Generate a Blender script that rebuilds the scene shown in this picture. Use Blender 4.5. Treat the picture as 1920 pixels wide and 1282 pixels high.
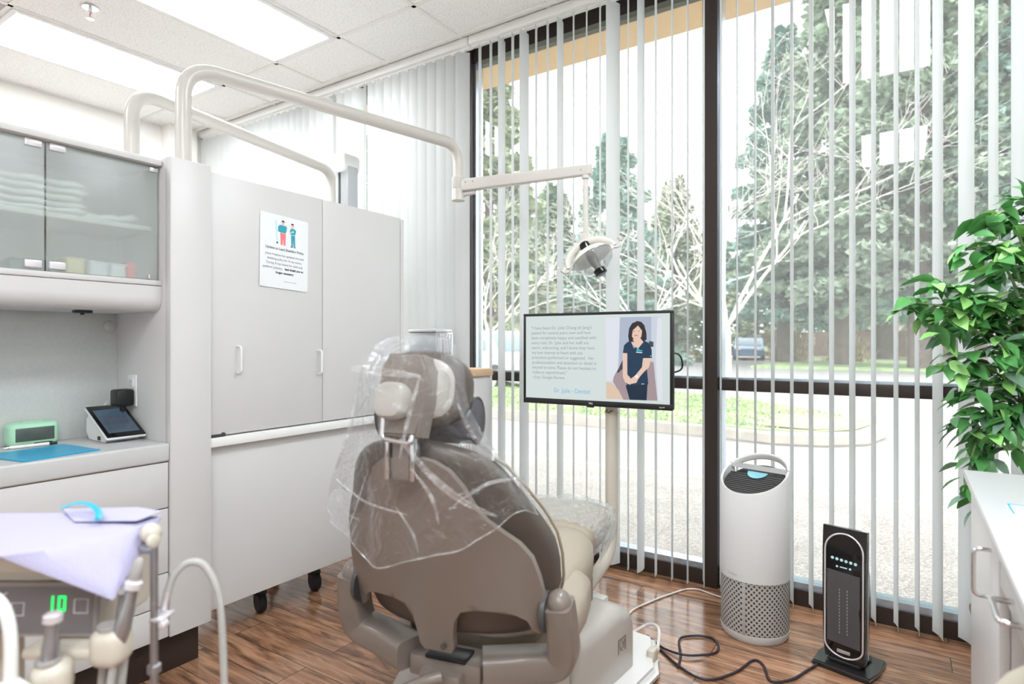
import bpy, bmesh, math, random
from mathutils import Vector, Matrix
from mathutils.geometry import delaunay_2d_cdt
V = Vector
sc = bpy.context.scene
for o in list(bpy.data.objects): bpy.data.objects.remove(o)
C = sc.collection
R = math.radians

# ---------------------------------------------------------------- camera
cam_d = bpy.data.cameras.new('camera'); cam = bpy.data.objects.new('camera', cam_d); C.objects.link(cam)
cam.location = (0, 0, 1.2); cam.rotation_euler = (R(90), 0, R(33.453))
cam_d.sensor_width = 36; cam_d.lens = 21.0; cam_d.clip_start = 0.05; cam_d.clip_end = 300
cam_d.dof.use_dof = True; cam_d.dof.focus_distance = 2.6; cam_d.dof.aperture_fstop = 2.4
sc.camera = cam
sc.cycles.transparent_max_bounces = 32; sc.cycles.max_bounces = 14
# ---------------------------------------------------------------- sky, exposure
w = bpy.data.worlds.new('overcast_sky'); sc.world = w; w.use_nodes = True
bg = w.node_tree.nodes['Background']; bg.inputs[0].default_value = (0.95, 0.98, 1.0, 1); bg.inputs[1].default_value = 2.0
sc.view_settings.view_transform = 'Standard'; sc.view_settings.look = 'None'
sc.view_settings.exposure = 0.79; sc.view_settings.gamma = 1.0; sc.view_settings.use_curve_mapping = False
LAMP = 16.0          # radiance of the ceiling light diffusers

# ---------------------------------------------------------------- materials
def lin(c):
    return tuple(((x/255)/12.92 if x/255 <= .04045 else ((x/255+.055)/1.055)**2.4) for x in c)
M = {}
def mat(name, rgb, rough=.5, metal=0., bump=0., bscale=200., vary=0., vscale=6., spec=.5, coat=0., trans=0., emit=None, estr=0., sss=0.):
    m = bpy.data.materials.new(name); m.use_nodes = True; nt = m.node_tree
    p = nt.nodes['Principled BSDF']; c = lin(rgb)
    p.inputs['Base Color'].default_value = (*c, 1); p.inputs['Roughness'].default_value = rough
    p.inputs['Metallic'].default_value = metal; p.inputs['Specular IOR Level'].default_value = spec
    p.inputs['Coat Weight'].default_value = coat; p.inputs['Coat Roughness'].default_value = .1
    p.inputs['Transmission Weight'].default_value = trans
    tc = nt.nodes.new('ShaderNodeTexCoord')
    if vary:
        n = nt.nodes.new('ShaderNodeTexNoise'); n.inputs['Scale'].default_value = vscale; n.inputs['Detail'].default_value = 4
        nt.links.new(tc.outputs['Object'], n.inputs['Vector'])
        r = nt.nodes.new('ShaderNodeValToRGB'); r.color_ramp.elements[0].position = .3; r.color_ramp.elements[1].position = .7
        r.color_ramp.elements[0].color = (*[x*(1-vary) for x in c], 1); r.color_ramp.elements[1].color = (*[min(1, x*(1+vary)) for x in c], 1)
        nt.links.new(n.outputs['Fac'], r.inputs['Fac']); nt.links.new(r.outputs['Color'], p.inputs['Base Color'])
    if bump:
        n = nt.nodes.new('ShaderNodeTexNoise'); n.inputs['Scale'].default_value = bscale; n.inputs['Detail'].default_value = 3
        nt.links.new(tc.outputs['Object'], n.inputs['Vector'])
        b = nt.nodes.new('ShaderNodeBump'); b.inputs['Strength'].default_value = bump; b.inputs['Distance'].default_value = .004
        nt.links.new(n.outputs['Fac'], b.inputs['Height']); nt.links.new(b.outputs['Normal'], p.inputs['Normal'])
    if emit:
        p.inputs['Emission Color'].default_value = (*lin(emit), 1); p.inputs['Emission Strength'].default_value = estr
    M[name] = m; return m

mat('white_paint', (240, 240, 238), .6, bump=.08, bscale=90)
mat('cream_paint', (246, 244, 239), .65, bump=.08, bscale=90)
mat('cabinet_white', (214, 212, 211), .38, vary=.015, vscale=3)
mat('niche_laminate', (196, 198, 195), .22, vary=.03, vscale=80)
mat('worktop_white', (203, 203, 203), .35)
mat('pipe_cream', (205, 200, 193), .3, coat=.2)
mat('toe_dark', (52, 40, 36), .4)
mat('black_plastic', (24, 24, 26), .35)
mat('black_gloss', (10, 11, 14), .08)
mat('dark_grey', (70, 68, 68), .45)
mat('rubber', (22, 22, 22), .6)
mat('bronze', (62, 52, 48), .35, metal=.25)
mat('aluminium', (190, 205, 220), .25, metal=.8)
mat('chrome', (225, 225, 228), .12, metal=1.)
mat('steel', (186, 192, 196), .3, metal=.5)
mat('hinge_metal', (225, 220, 224), .25, metal=.35)
mat('chair_plastic', (126, 115, 107), .32, coat=.15)
mat('chair_plastic_light', (180, 174, 167), .3, coat=.2)
mat('base_white', (222, 219, 216), .35)
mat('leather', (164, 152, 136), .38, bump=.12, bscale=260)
mat('leather_shaded', (84, 74, 67), .42, bump=.12, bscale=260)  # same chair leather, with its shadow side put into the colour
mat('bolster', (78, 74, 80), .6, bump=.1, bscale=150)
mat('tan_wood', (214, 180, 146), .5, vary=.08, vscale=14)
mat('green_plastic', (176, 224, 192), .45)
mat('clock_face', (84, 92, 86), .12)
mat('white_plastic', (240, 240, 238), .35)
mat('purifier_white', (209, 207, 205), .4)
mat('grille_grey', (168, 163, 160), .5)
mat('heater_black', (34, 33, 34), .25, coat=.3)
mat('heater_blue_grey', (72, 80, 92), .3)
mat('paper_white', (238, 240, 242), .7)
mat('paper_lavender', (182, 177, 206), .75, bump=.25, bscale=300)
mat('teal_strap', (40, 170, 205), .4)
mat('blue_board', (0, 168, 216), .3)
mat('ink', (110, 112, 118), .8)
mat('ink_dark', (70, 72, 78), .8)
mat('fig_teal', (60, 165, 180), .8); mat('fig_coral', (240, 130, 135), .8); mat('fig_skin', (240, 195, 175), .8); mat('fig_navy', (50, 70, 100), .8); mat('fig_pale', (190, 228, 235), .8)
mat('unit_beige', (205, 196, 182), .4)
mat('unit_taupe', (150, 140, 136), .45)
mat('unit_panel', (112, 106, 106), .4)
mat('handpiece_steel', (170, 170, 174), .28, metal=.8)
mat('hose_grey', (176, 174, 170), .5)
mat('green_cap', (40, 150, 80), .4)
mat('led_green', (20, 200, 90), .4, emit=(30, 235, 110), estr=.8)
mat('cord_black', (48, 38, 46), .5); mat('cord_white', (228, 222, 218), .5)
mat('stool_fabric', (176, 168, 152), .85, bump=.3, bscale=300)
mat('taupe_board', (150, 138, 126), .6, bump=.1)
mat('towel', (240, 240, 240), .95, bump=.5, bscale=220)
mat('bin_clear', (205, 208, 210), .3); mat('bin_red', (235, 90, 90), .4); mat('bin_yellow', (228, 208, 160), .5); mat('bin_dark', (70, 78, 82), .5)
mat('leaf', (82, 146, 78), .38, vary=.4, vscale=9)
mat('leaf_light', (142, 196, 110), .4, vary=.2, vscale=9)
mat('leaf_dusty', (124, 156, 132), .5, vary=.25, vscale=9)
mat('stem', (150, 128, 98), .7); mat('stem_green', (140, 165, 110), .6)
mat('pot', (120, 90, 70), .7, vary=.1)
mat('conifer', (166, 182, 160), .85, vary=.3, vscale=.6)
mat('conifer_blue', (156, 184, 172), .85, vary=.3, vscale=.6)
mat('conifer_olive', (172, 182, 152), .85, vary=.3, vscale=.6)
mat('bark', (122, 108, 102), .9, vary=.25, vscale=3, bump=.4, bscale=8)
mat('bark_pale', (232, 226, 220), .8, vary=.1, vscale=5)
mat('car_white', (236, 238, 240), .2, coat=.5); mat('car_blue', (84, 120, 160), .25, coat=.5)
mat('car_glass', (120, 140, 150), .08); mat('tyre', (60, 60, 64), .8)
mat('stucco', (232, 196, 148), .85, bump=.3, bscale=60)
mat('curb', (206, 198, 188), .9, vary=.12, vscale=4, bump=.3, bscale=60)
mat('grass', (176, 198, 146), .9, vary=.3, vscale=2.5)
mat('soil', (190, 172, 152), .95, vary=.2, vscale=3)
mat('wall_peach', (226, 202, 182), .85, vary=.06)
mat('roof_brown', (150, 130, 116), .8)
mat('fence_brown', (156, 138, 126), .85, vary=.15)
mat('line_white', (240, 240, 238), .8)
mat('shrub', (188, 172, 140), .9, vary=.3, vscale=3)
mat('ceiling_bar', (236, 234, 231), .5)
mat('lamp_frame', (236, 236, 236), .5)
mat('diffuser', (255, 255, 255), .6, emit=(240, 248, 253), estr=LAMP*.9)
mat('diffuser_soft', (255, 255, 255), .6, emit=(240, 248, 253), estr=LAMP*.82)
mat('column_grey', (186, 189, 191), .35, metal=.15)
mat('bulb_grey', (120, 116, 112), .3)
mat('reflector', (238, 230, 212), .2, coat=.3)

def nodes(name):
    m = bpy.data.materials.new(name); m.use_nodes = True; nt = m.node_tree
    return m, nt, nt.nodes['Principled BSDF'], (lambda t, **k: nt.nodes.new(t)), nt.links.new
# laminate floor, planks run along x
def floor_mat():
    m, nt, p, N, L = nodes('wood_floor')
    tc = N('ShaderNodeTexCoord'); br = N('ShaderNodeTexBrick'); L(tc.outputs['Object'], br.inputs['Vector'])
    br.inputs['Scale'].default_value = 1; br.inputs['Brick Width'].default_value = 1.22; br.inputs['Row Height'].default_value = .127
    br.inputs['Mortar Size'].default_value = .0014; br.offset = .37; br.inputs['Bias'].default_value = 0
    br.inputs['Color1'].default_value = (.35, .35, .35, 1); br.inputs['Color2'].default_value = (.75, .75, .75, 1); br.inputs['Mortar'].default_value = (0, 0, 0, 1)
    mp = N('ShaderNodeMapping'); mp.inputs['Scale'].default_value = (1.6, 14, 1); L(tc.outputs['Object'], mp.inputs['Vector'])
    ad = N('ShaderNodeVectorMath'); ad.operation = 'ADD'; L(mp.outputs[0], ad.inputs[0])
    sc_ = N('ShaderNodeVectorMath'); sc_.operation = 'SCALE'; sc_.inputs['Scale'].default_value = 9; L(br.outputs['Color'], sc_.inputs[0]); L(sc_.outputs[0], ad.inputs[1])
    n1 = N('ShaderNodeTexNoise'); n1.inputs['Scale'].default_value = 2.2; n1.inputs['Detail'].default_value = 9; n1.inputs['Roughness'].default_value = .62; n1.inputs['Distortion'].default_value = .9; L(ad.outputs[0], n1.inputs['Vector'])
    n2 = N('ShaderNodeTexNoise'); n2.inputs['Scale'].default_value = 1.1; n2.inputs['Detail'].default_value = 3; L(tc.outputs['Object'], n2.inputs['Vector'])
    mx = N('ShaderNodeMath'); mx.operation = 'MULTIPLY_ADD'; mx.inputs[1].default_value = .22; L(br.outputs['Color'], mx.inputs[0]); L(n1.outputs['Fac'], mx.inputs[2])
    ra = N('ShaderNodeValToRGB'); e = ra.color_ramp.elements
    e[0].position = .40; e[0].color = (*lin((64, 47, 39)), 1); e[1].position = .78; e[1].color = (*lin((186, 142, 112)), 1)
    a = e.new(.50); a.color = (*lin((110, 80, 62)), 1); b = e.new(.62); b.color = (*lin((150, 110, 84)), 1)
    L(mx.outputs[0], ra.inputs['Fac'])
    mm = N('ShaderNodeMix'); mm.data_type = 'RGBA'; mm.inputs['B'].default_value = (*lin((40, 27, 22)), 1); L(br.outputs['Fac'], mm.inputs['Factor']); L(ra.outputs['Color'], mm.inputs['A'])
    L(mm.outputs['Result'], p.inputs['Base Color']); p.inputs['Roughness'].default_value = .16; p.inputs['Specular IOR Level'].default_value = .6
    bu = N('ShaderNodeBump'); bu.inputs['Strength'].default_value = .12; bu.inputs['Distance'].default_value = .002; L(n1.outputs['Fac'], bu.inputs['Height']); L(bu.outputs['Normal'], p.inputs['Normal'])
    M['wood_floor'] = m
floor_mat()
def ceiling_mat():
    m, nt, p, N, L = nodes('acoustic_tile')
    tc = N('ShaderNodeTexCoord'); v = N('ShaderNodeTexNoise'); v.inputs['Scale'].default_value = 160; v.inputs['Detail'].default_value = 2; L(tc.outputs['Object'], v.inputs['Vector'])
    ra = N('ShaderNodeValToRGB'); e = ra.color_ramp.elements; e[0].position = .33; e[0].color = (*lin((196, 190, 184)), 1); e[1].position = .42; e[1].color = (*lin((246, 246, 245)), 1)
    L(v.outputs['Fac'], ra.inputs['Fac']); L(ra.outputs['Color'], p.inputs['Base Color']); p.inputs['Roughness'].default_value = .9
    M['acoustic_tile'] = m
ceiling_mat()
def aggregate(name, c0, c1, c2, s1, s2):
    m, nt, p, N, L = nodes(name)
    tc = N('ShaderNodeTexCoord'); v = N('ShaderNodeTexVoronoi'); v.inputs['Scale'].default_value = s1; L(tc.outputs['Object'], v.inputs['Vector'])
    n = N('ShaderNodeTexNoise'); n.inputs['Scale'].default_value = s2; n.inputs['Detail'].default_value = 5; L(tc.outputs['Object'], n.inputs['Vector'])
    ra = N('ShaderNodeValToRGB'); e = ra.color_ramp.elements; e[0].color = (*lin(c0), 1); e[1].color = (*lin(c2), 1); e[0].position = .1; e[1].position = .9; q = e.new(.5); q.color = (*lin(c1), 1)
    mx = N('ShaderNodeMix'); mx.data_type = 'RGBA'; mx.inputs['Factor'].default_value = .45; L(v.outputs['Color'], mx.inputs['A']); L(n.outputs['Color'], mx.inputs['B'])
    bw = N('ShaderNodeRGBToBW'); L(mx.outputs['Result'], bw.inputs[0]); L(bw.outputs[0], ra.inputs['Fac'])
    L(ra.outputs['Color'], p.inputs['Base Color']); p.inputs['Roughness'].default_value = .9; M[name] = m
aggregate('exposed_aggregate', (120, 112, 104), (176, 170, 164), (226, 222, 216), 110, 3)
aggregate('asphalt', (150, 146, 144), (172, 168, 166), (190, 187, 184), 60, .8)
def glass_mat(name, tint, refl=1.0, rough=0.0, haze=0.0):
    m, nt, p, N, L = nodes(name); nt.nodes.remove(p)
    out = nt.nodes['Material Output']; t = N('ShaderNodeBsdfTransparent'); t.inputs[0].default_value = (*tint, 1)
    g = N('ShaderNodeBsdfGlossy'); g.inputs['Roughness'].default_value = rough; lw = N('ShaderNodeLayerWeight'); lw.inputs['Blend'].default_value = .5
    fr = N('ShaderNodeMath'); fr.operation = 'POWER'; fr.inputs[1].default_value = 5; L(lw.outputs['Facing'], fr.inputs[0])
    mu = N('ShaderNodeMath'); mu.operation = 'MULTIPLY_ADD'; mu.inputs[1].default_value = .9*refl; mu.inputs[2].default_value = .04*refl; L(fr.outputs[0], mu.inputs[0])
    mx = N('ShaderNodeMixShader'); L(mu.outputs[0], mx.inputs['Fac']); L(t.outputs[0], mx.inputs[1]); L(g.outputs[0], mx.inputs[2])
    last = mx
    if haze:
        d = N('ShaderNodeBsdfTranslucent'); d.inputs[0].default_value = (.9, .93, .93, 1); d2 = N('ShaderNodeBsdfDiffuse'); d2.inputs[0].default_value = (.9, .93, .93, 1)
        md = N('ShaderNodeMixShader'); L(d.outputs[0], md.inputs[1]); L(d2.outputs[0], md.inputs[2])
        m2 = N('ShaderNodeMixShader'); m2.inputs['Fac'].default_value = haze; L(mx.outputs[0], m2.inputs[1]); L(md.outputs[0], m2.inputs[2]); last = m2
    L(last.outputs[0], out.inputs['Surface']); M[name] = m
glass_mat('window_glass', (.975, .985, .98), 1.0, 0, .065)  # slightly smudged pane; its white veil stands in for the outdoor haze
glass_mat('clear_acrylic', (.97, .975, .98), 1.0, .03, .12)
# frosted cabinet glass: rough refraction
def frosted():
    m, nt, p, N, L = nodes('frosted_glass'); nt.nodes.remove(p); out = nt.nodes['Material Output']
    t = N('ShaderNodeBsdfTransparent'); t.inputs[0].default_value = (.93, .97, .95, 1)
    r = N('ShaderNodeBsdfRefraction'); r.inputs['IOR'].default_value = 1.17; r.inputs['Roughness'].default_value = .24; r.inputs['Color'].default_value = (.95, .98, .97, 1)
    d = N('ShaderNodeBsdfDiffuse'); d.inputs[0].default_value = (.93, .96, .94, 1); g = N('ShaderNodeBsdfGlossy'); g.inputs['Roughness'].default_value = .3
    tc = N('ShaderNodeTexCoord'); n = N('ShaderNodeTexNoise'); n.inputs['Scale'].default_value = 260; L(tc.outputs['Object'], n.inputs['Vector'])
    b = N('ShaderNodeBump'); b.inputs['Strength'].default_value = .3; b.inputs['Distance'].default_value = .002; L(n.outputs['Fac'], b.inputs['Height'])
    L(b.outputs[0], r.inputs['Normal']); L(b.outputs[0], g.inputs['Normal'])
    a = N('ShaderNodeMixShader'); a.inputs[0].default_value = .55; L(t.outputs[0], a.inputs[1]); L(r.outputs[0], a.inputs[2])
    c = N('ShaderNodeMixShader'); c.inputs[0].default_value = .18; L(a.outputs[0], c.inputs[1]); L(d.outputs[0], c.inputs[2])
    e = N('ShaderNodeMixShader'); e.inputs[0].default_value = .07; L(c.outputs[0], e.inputs[1]); L(g.outputs[0], e.inputs[2])
    L(e.outputs[0], out.inputs['Surface']); M['frosted_glass'] = m
frosted()
def film(name, base, edge):
    m, nt, p, N, L = nodes(name); nt.nodes.remove(p); out = nt.nodes['Material Output']
    t = N('ShaderNodeBsdfTransparent'); t.inputs[0].default_value = (.97, .975, .98, 1)
    g = N('ShaderNodeBsdfGlossy'); g.inputs['Roughness'].default_value = .07; g.inputs[0].default_value = (1, 1, 1, 1)
    d = N('ShaderNodeBsdfDiffuse'); d.inputs[0].default_value = (.85, .88, .93, 1)
    md = N('ShaderNodeMixShader'); md.inputs[0].default_value = .25; L(g.outputs[0], md.inputs[1]); L(d.outputs[0], md.inputs[2])
    tc = N('ShaderNodeTexCoord'); n = N('ShaderNodeTexNoise'); n.inputs['Scale'].default_value = 13; n.inputs['Detail'].default_value = 4; n.inputs['Distortion'].default_value = 2.6; L(tc.outputs['Object'], n.inputs['Vector'])
    b = N('ShaderNodeBump'); b.inputs['Strength'].default_value = .8; b.inputs['Distance'].default_value = .03; L(n.outputs['Fac'], b.inputs['Height']); L(b.outputs[0], g.inputs['Normal'])
    lw = N('ShaderNodeLayerWeight'); lw.inputs['Blend'].default_value = .3; L(b.outputs[0], lw.inputs['Normal'])
    pw = N('ShaderNodeMath'); pw.operation = 'POWER'; pw.inputs[1].default_value = 1.6; L(lw.outputs['Facing'], pw.inputs[0])
    ma = N('ShaderNodeMath'); ma.operation = 'MULTIPLY_ADD'; ma.inputs[1].default_value = edge; ma.inputs[2].default_value = base; L(pw.outputs[0], ma.inputs[0])
    mx = N('ShaderNodeMixShader'); L(ma.outputs[0], mx.inputs[0]); L(t.outputs[0], mx.inputs[1]); L(md.outputs[0], mx.inputs[2]); L(mx.outputs[0], out.inputs['Surface'])
    M[name] = m
film('plastic_film', .035, .42); film('foot_film', .15, .5)
def slat_mat():
    m, nt, p, N, L = nodes('pvc_slat'); nt.nodes.remove(p); out = nt.nodes['Material Output']
    d = N('ShaderNodeBsdfDiffuse'); d.inputs[0].default_value = (*lin((230, 230, 229)), 1); t = N('ShaderNodeBsdfTranslucent'); t.inputs[0].default_value = (*lin((232, 234, 234)), 1)
    g = N('ShaderNodeBsdfGlossy'); g.inputs['Roughness'].default_value = .45
    a = N('ShaderNodeMixShader'); a.inputs[0].default_value = .55; L(d.outputs[0], a.inputs[1]); L(t.outputs[0], a.inputs[2])
    b = N('ShaderNodeMixShader'); b.inputs[0].default_value = .05; L(a.outputs[0], b.inputs[1]); L(g.outputs[0], b.inputs[2]); L(b.outputs[0], out.inputs['Surface'])
    M['pvc_slat'] = m
slat_mat()
def emis(name, rgb, s):
    m, nt, p, N, L = nodes(name); p.inputs['Base Color'].default_value = (.02, .02, .02, 1); p.inputs['Roughness'].default_value = .25
    p.inputs['Emission Color'].default_value = (*lin(rgb), 1); p.inputs['Emission Strength'].default_value = s; M[name] = m
for n_, c_ in dict(scr_bg=(214, 226, 224), scr_text=(142, 152, 154), scr_blue=(120, 180, 226), scr_wall=(206, 214, 226), scr_wall2=(178, 188, 208), scr_floor=(168, 150, 154), scr_door=(226, 230, 238), scr_navy=(22, 56, 84), scr_navy2=(16, 40, 64),
                   scr_skin=(236, 202, 184), scr_hair=(44, 36, 40), scr_cyan=(60, 190, 210), scr_white=(240, 244, 246), scr_table=(226, 200, 178), scr_lip=(206, 130, 126), scr_dark=(70, 74, 88), scr_tab=(60, 84, 102), scr_tab2=(120, 150, 170)).items(): emis(n_, c_, .53)

# ---------------------------------------------------------------- mesh helpers
def bm_new(): return bmesh.new()
def bx(bm, x0, x1, y0, y1, z0, z1, bev=0., seg=2, rot=None, piv=None):
    r = bmesh.ops.create_cube(bm, size=1.0); vs = r['verts']
    c = V(((x0+x1)/2, (y0+y1)/2, (z0+z1)/2)); s = (abs(x1-x0), abs(y1-y0), abs(z1-z0))
    for v in vs: v.co = V((v.co.x*s[0], v.co.y*s[1], v.co.z*s[2])) + c
    if bev > 0:
        bev = min(bev, min(s)*.49)
        es = list({e for v in vs for e in v.link_edges})
        rr = bmesh.ops.bevel(bm, geom=es, offset=bev, segments=seg, affect='EDGES', profile=.5)
        vs = list({v for f in rr['faces'] for v in f.verts} | {v for v in vs if v.is_valid})
    if rot is not None: bmesh.ops.rotate(bm, verts=vs, cent=piv or c, matrix=rot)
    return vs
def rz(a): return Matrix.Rotation(R(a), 3, 'Z')
def smooth_path(pts, sub=6):
    pts = [V(p) for p in pts]; out = []
    for i in range(len(pts)-1):
        p0 = pts[max(i-1, 0)]; p1 = pts[i]; p2 = pts[i+1]; p3 = pts[min(i+2, len(pts)-1)]
        for k in range(sub):
            t = k/sub
            out.append(.5*((2*p1)+(p2-p0)*t+(2*p0-5*p1+4*p2-p3)*t*t+(3*p1-p0-3*p2+p3)*t**3))
    out.append(pts[-1]); return out
def arc_path(pts, rad, n=8):
    """polyline with rounded corners"""
    pts = [V(p) for p in pts]; out = [pts[0]]
    for i in range(1, len(pts)-1):
        a, b, c = pts[i-1], pts[i], pts[i+1]; u = (a-b).normalized(); w_ = (c-b).normalized()
        ang = u.angle(w_); d = min(rad/math.tan(ang/2), (a-b).length*.49, (c-b).length*.49)
        p, q = b+u*d, b+w_*d
        for k in range(n+1):
            t = k/n; out.append(p*(1-t)**2+b*2*t*(1-t)+q*t*t)
    out.append(pts[-1]); return out
def rings(bm, rs, cap=True, closed=True):
    vv = [[bm.verts.new(p) for p in r] for r in rs]; n = len(rs[0])
    for a, b in zip(vv, vv[1:]):
        for i in range(n if closed else n-1):
            j = (i+1) % n
            bm.faces.new((a[i], a[j], b[j], b[i]))
    if cap and closed:
        bm.faces.new(list(reversed(vv[0]))); bm.faces.new(vv[-1])
    return [v for r in vv for v in r]
def tube(bm, pts, r, n=12, cap=True, sx=1., sy=1., ref=None, p=2.):
    pts = [V(q) for q in pts]; rs = []; m = len(pts)
    prev = None
    for i, q in enumerate(pts):
        t = (pts[min(i+1, m-1)]-pts[max(i-1, 0)]).normalized()
        if ref is not None: a = (V(ref)-t*t.dot(V(ref))).normalized()
        elif prev is None:
            a = V((0, 0, 1)) if abs(t.z) < .9 else V((1, 0, 0)); a = (a-t*t.dot(a)).normalized()
        else: a = (prev-t*t.dot(prev)).normalized()
        prev = a; b = t.cross(a); rad = r[i] if isinstance(r, (list, tuple)) else r
        ring = []
        for k in range(n):
            th = 2*math.pi*k/n; cx, sy_ = math.cos(th), math.sin(th)
            f = lambda x: math.copysign(abs(x)**(2/p), x)
            ring.append(q+a*(f(cx)*rad*sx)+b*(f(sy_)*rad*sy))
        rs.append(ring)
    return rings(bm, rs, cap)
def lathe(bm, prof, n=32, cen=(0, 0, 0), axis=None, cap=True):
    rs = []
    for (r, z) in prof: rs.append([V((r*math.cos(2*math.pi*k/n), r*math.sin(2*math.pi*k/n), z)) for k in range(n)])
    vs = rings(bm, rs, cap)
    mt = Matrix.Translation(V(cen))
    if axis is not None: mt = mt @ V((0, 0, 1)).rotation_difference(V(axis)).to_matrix().to_4x4()
    bmesh.ops.transform(bm, matrix=mt, verts=vs); return vs
def prism(bm, poly, mapf, h0, h1, bev=0.):
    """poly of (a,b), mapf(a,b,h)->Vector"""
    lo = [bm.verts.new(mapf(a, b, h0)) for a, b in poly]; hi = [bm.verts.new(mapf(a, b, h1)) for a, b in poly]
    n = len(poly); fs = [bm.faces.new(lo[::-1]), bm.faces.new(hi)]
    for i in range(n):
        j = (i+1) % n; fs.append(bm.faces.new((lo[i], lo[j], hi[j], hi[i])))
    if bev: bmesh.ops.bevel(bm, geom=list({e for f in fs[:2] for e in f.edges}), offset=bev, segments=3, affect='EDGES')
    return lo+hi
def sheet(bm, poly, mapf, h0, h1, step=.02, bev=0.):
    """plate cut to an outline, meshed inside so that mapf may bend it"""
    pts = [V((a, b)) for a, b in poly]; n = len(pts)
    xs = [q.x for q in pts]; ys = [q.y for q in pts]
    x = min(xs)+step
    while x < max(xs):
        y = min(ys)+step
        while y < max(ys):
            pts.append(V((x, y))); y += step
        x += step
    r = delaunay_2d_cdt(pts, [(i, (i+1) % n) for i in range(n)], [], 1, 1e-5)
    vs, fs = r[0], r[2]
    lo = [bm.verts.new(mapf(q.x, q.y, h0)) for q in vs]; hi = [bm.verts.new(mapf(q.x, q.y, h1)) for q in vs]
    from collections import Counter
    ec = Counter()
    for f in fs:
        bm.faces.new([hi[i] for i in f]); bm.faces.new([lo[i] for i in reversed(f)])
        for i in range(len(f)): ec[(f[i], f[(i+1) % len(f)])] += 1
    for (a, b) in list(ec):
        if (b, a) not in ec: bm.faces.new((lo[a], lo[b], hi[b], hi[a]))
    for v in list(bm.verts):
        if not v.link_faces: bm.verts.remove(v)
def ball(bm, c, r, sx=1, sy=1, sz=1, n=16):
    rr = bmesh.ops.create_uvsphere(bm, u_segments=n, v_segments=max(8, n//2), radius=r)
    for v in rr['verts']: v.co = V((v.co.x*sx, v.co.y*sy, v.co.z*sz))+V(c)
    return rr['verts']
def WM(o):
    m = o.matrix_basis.copy()
    while o.parent: o = o.parent; m = o.matrix_basis @ m
    return m
def obj(name, bm, m, parent=None, local=False, smooth=40, mods=None):
    """one mesh object; geometry is in world space unless local"""
    if parent is None:
        if bm.verts:
            co = [v.co for v in bm.verts]
            base = V(((min(c.x for c in co)+max(c.x for c in co))/2, (min(c.y for c in co)+max(c.y for c in co))/2, min(c.z for c in co)))
        else: base = V((0, 0, 0))
        if not local: bmesh.ops.translate(bm, verts=bm.verts, vec=-base)
    elif not local: bm.transform(WM(parent).inverted())
    bmesh.ops.recalc_face_normals(bm, faces=bm.faces)
    me = bpy.data.meshes.new(name); bm.to_mesh(me); bm.free()
    me.materials.append(M[m] if isinstance(m, str) else m)
    if smooth:
        me.polygons.foreach_set('use_smooth', [True]*len(me.polygons)); me.set_sharp_from_angle(angle=R(smooth))
    o = bpy.data.objects.new(name, me); C.objects.link(o)
    if parent is None:
        if not local: o.location = base
    else: o.parent = parent
    return o
def tag(o, label, cat, group=None, kind=None):
    o['label'] = label; o['category'] = cat
    if group: o['group'] = group
    if kind: o['kind'] = kind
    return o
def thing(name, label, cat, loc=(0, 0, 0), rot=0., group=None):
    o = bpy.data.objects.new(name, None); C.objects.link(o); o.empty_display_size = .05
    o.location = loc; o.rotation_euler = (0, 0, R(rot)); return tag(o, label, cat, group)
def struct(name, bm, m, parent=None, smooth=40, local=False):
    o = obj(name, bm, m, parent, smooth=smooth, local=local); o['kind'] = 'structure'; return o
def text_bm(bm, s, size, mapf, align='LEFT', bold=0., spacing=1.):
    cu = bpy.data.curves.new('t', 'FONT'); cu.body = s; cu.size = size; cu.align_x = align; cu.offset = bold; cu.space_line = spacing; cu.resolution_u = 3
    t = bpy.data.objects.new('t', cu); C.objects.link(t)
    me = bpy.data.meshes.new_from_object(t.evaluated_get(bpy.context.evaluated_depsgraph_get()))
    k = len(bm.verts); bm.from_mesh(me); bm.verts.ensure_lookup_table()
    for v in bm.verts[k:]: v.co = mapf(v.co.x, v.co.y)
    bpy.data.objects.remove(t); bpy.data.curves.remove(cu); bpy.data.meshes.remove(me)
def box_obj(name, m, parent, x0, x1, y0, y1, z0, z1, bev=.004, local=False, seg=2):
    b = bm_new(); bx(b, x0, x1, y0, y1, z0, z1, bev, seg); return obj(name, b, m, parent, local)

# ================================================================ SETTING
def plane_box(name, m, x0, x1, y0, y1, z0, z1, parent=None, bev=0.):
    b = bm_new(); bx(b, x0, x1, y0, y1, z0, z1, bev); return struct(name, b, m, parent)
XL, XR, YB, YW, ZC = -5.30, 1.60, -2.60, 3.0, 3.04
plane_box('floor', 'wood_floor', XL-.1, XR+.1, YB-.1, 3.0, -.10, 0)
plane_box('ceiling', 'acoustic_tile', XL-.1, XR+.1, YB-.1, 3.0, ZC, ZC+.08)
plane_box('wall_left', 'cream_paint', XL-.1, XL, YB-.1, 3.08, 0, ZC)
plane_box('wall_right', 'white_paint', XR, XR+.1, YB-.1, 3.08, 0, ZC)
plane_box('wall_back', 'white_paint', XL-.1, XR+.1, YB-.1, YB, 0, ZC)
plane_box('trim_1', 'cream_paint', XL, -5.16, 2.60, 2.83, 0, ZC)          # pilaster in the far corner
# suspended ceiling grid
b = bm_new()
x = -2.86-.61*4
while x < XR:
    bx(b, x-.012, x+.012, YB, 3.0, ZC-.006, ZC+.01); x += .61
for y in (-2.45, -1.23, -.01, 1.21, 2.43):
    bx(b, XL, XR, y-.012, y+.012, ZC-.006, ZC+.01)
bx(b, XL, XR, 2.80, 2.822, ZC-.012, ZC+.01); bx(b, XL, XL+.02, YB, 2.6, ZC-.012, ZC+.01)
struct('trim_2', b, 'ceiling_bar')
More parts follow.
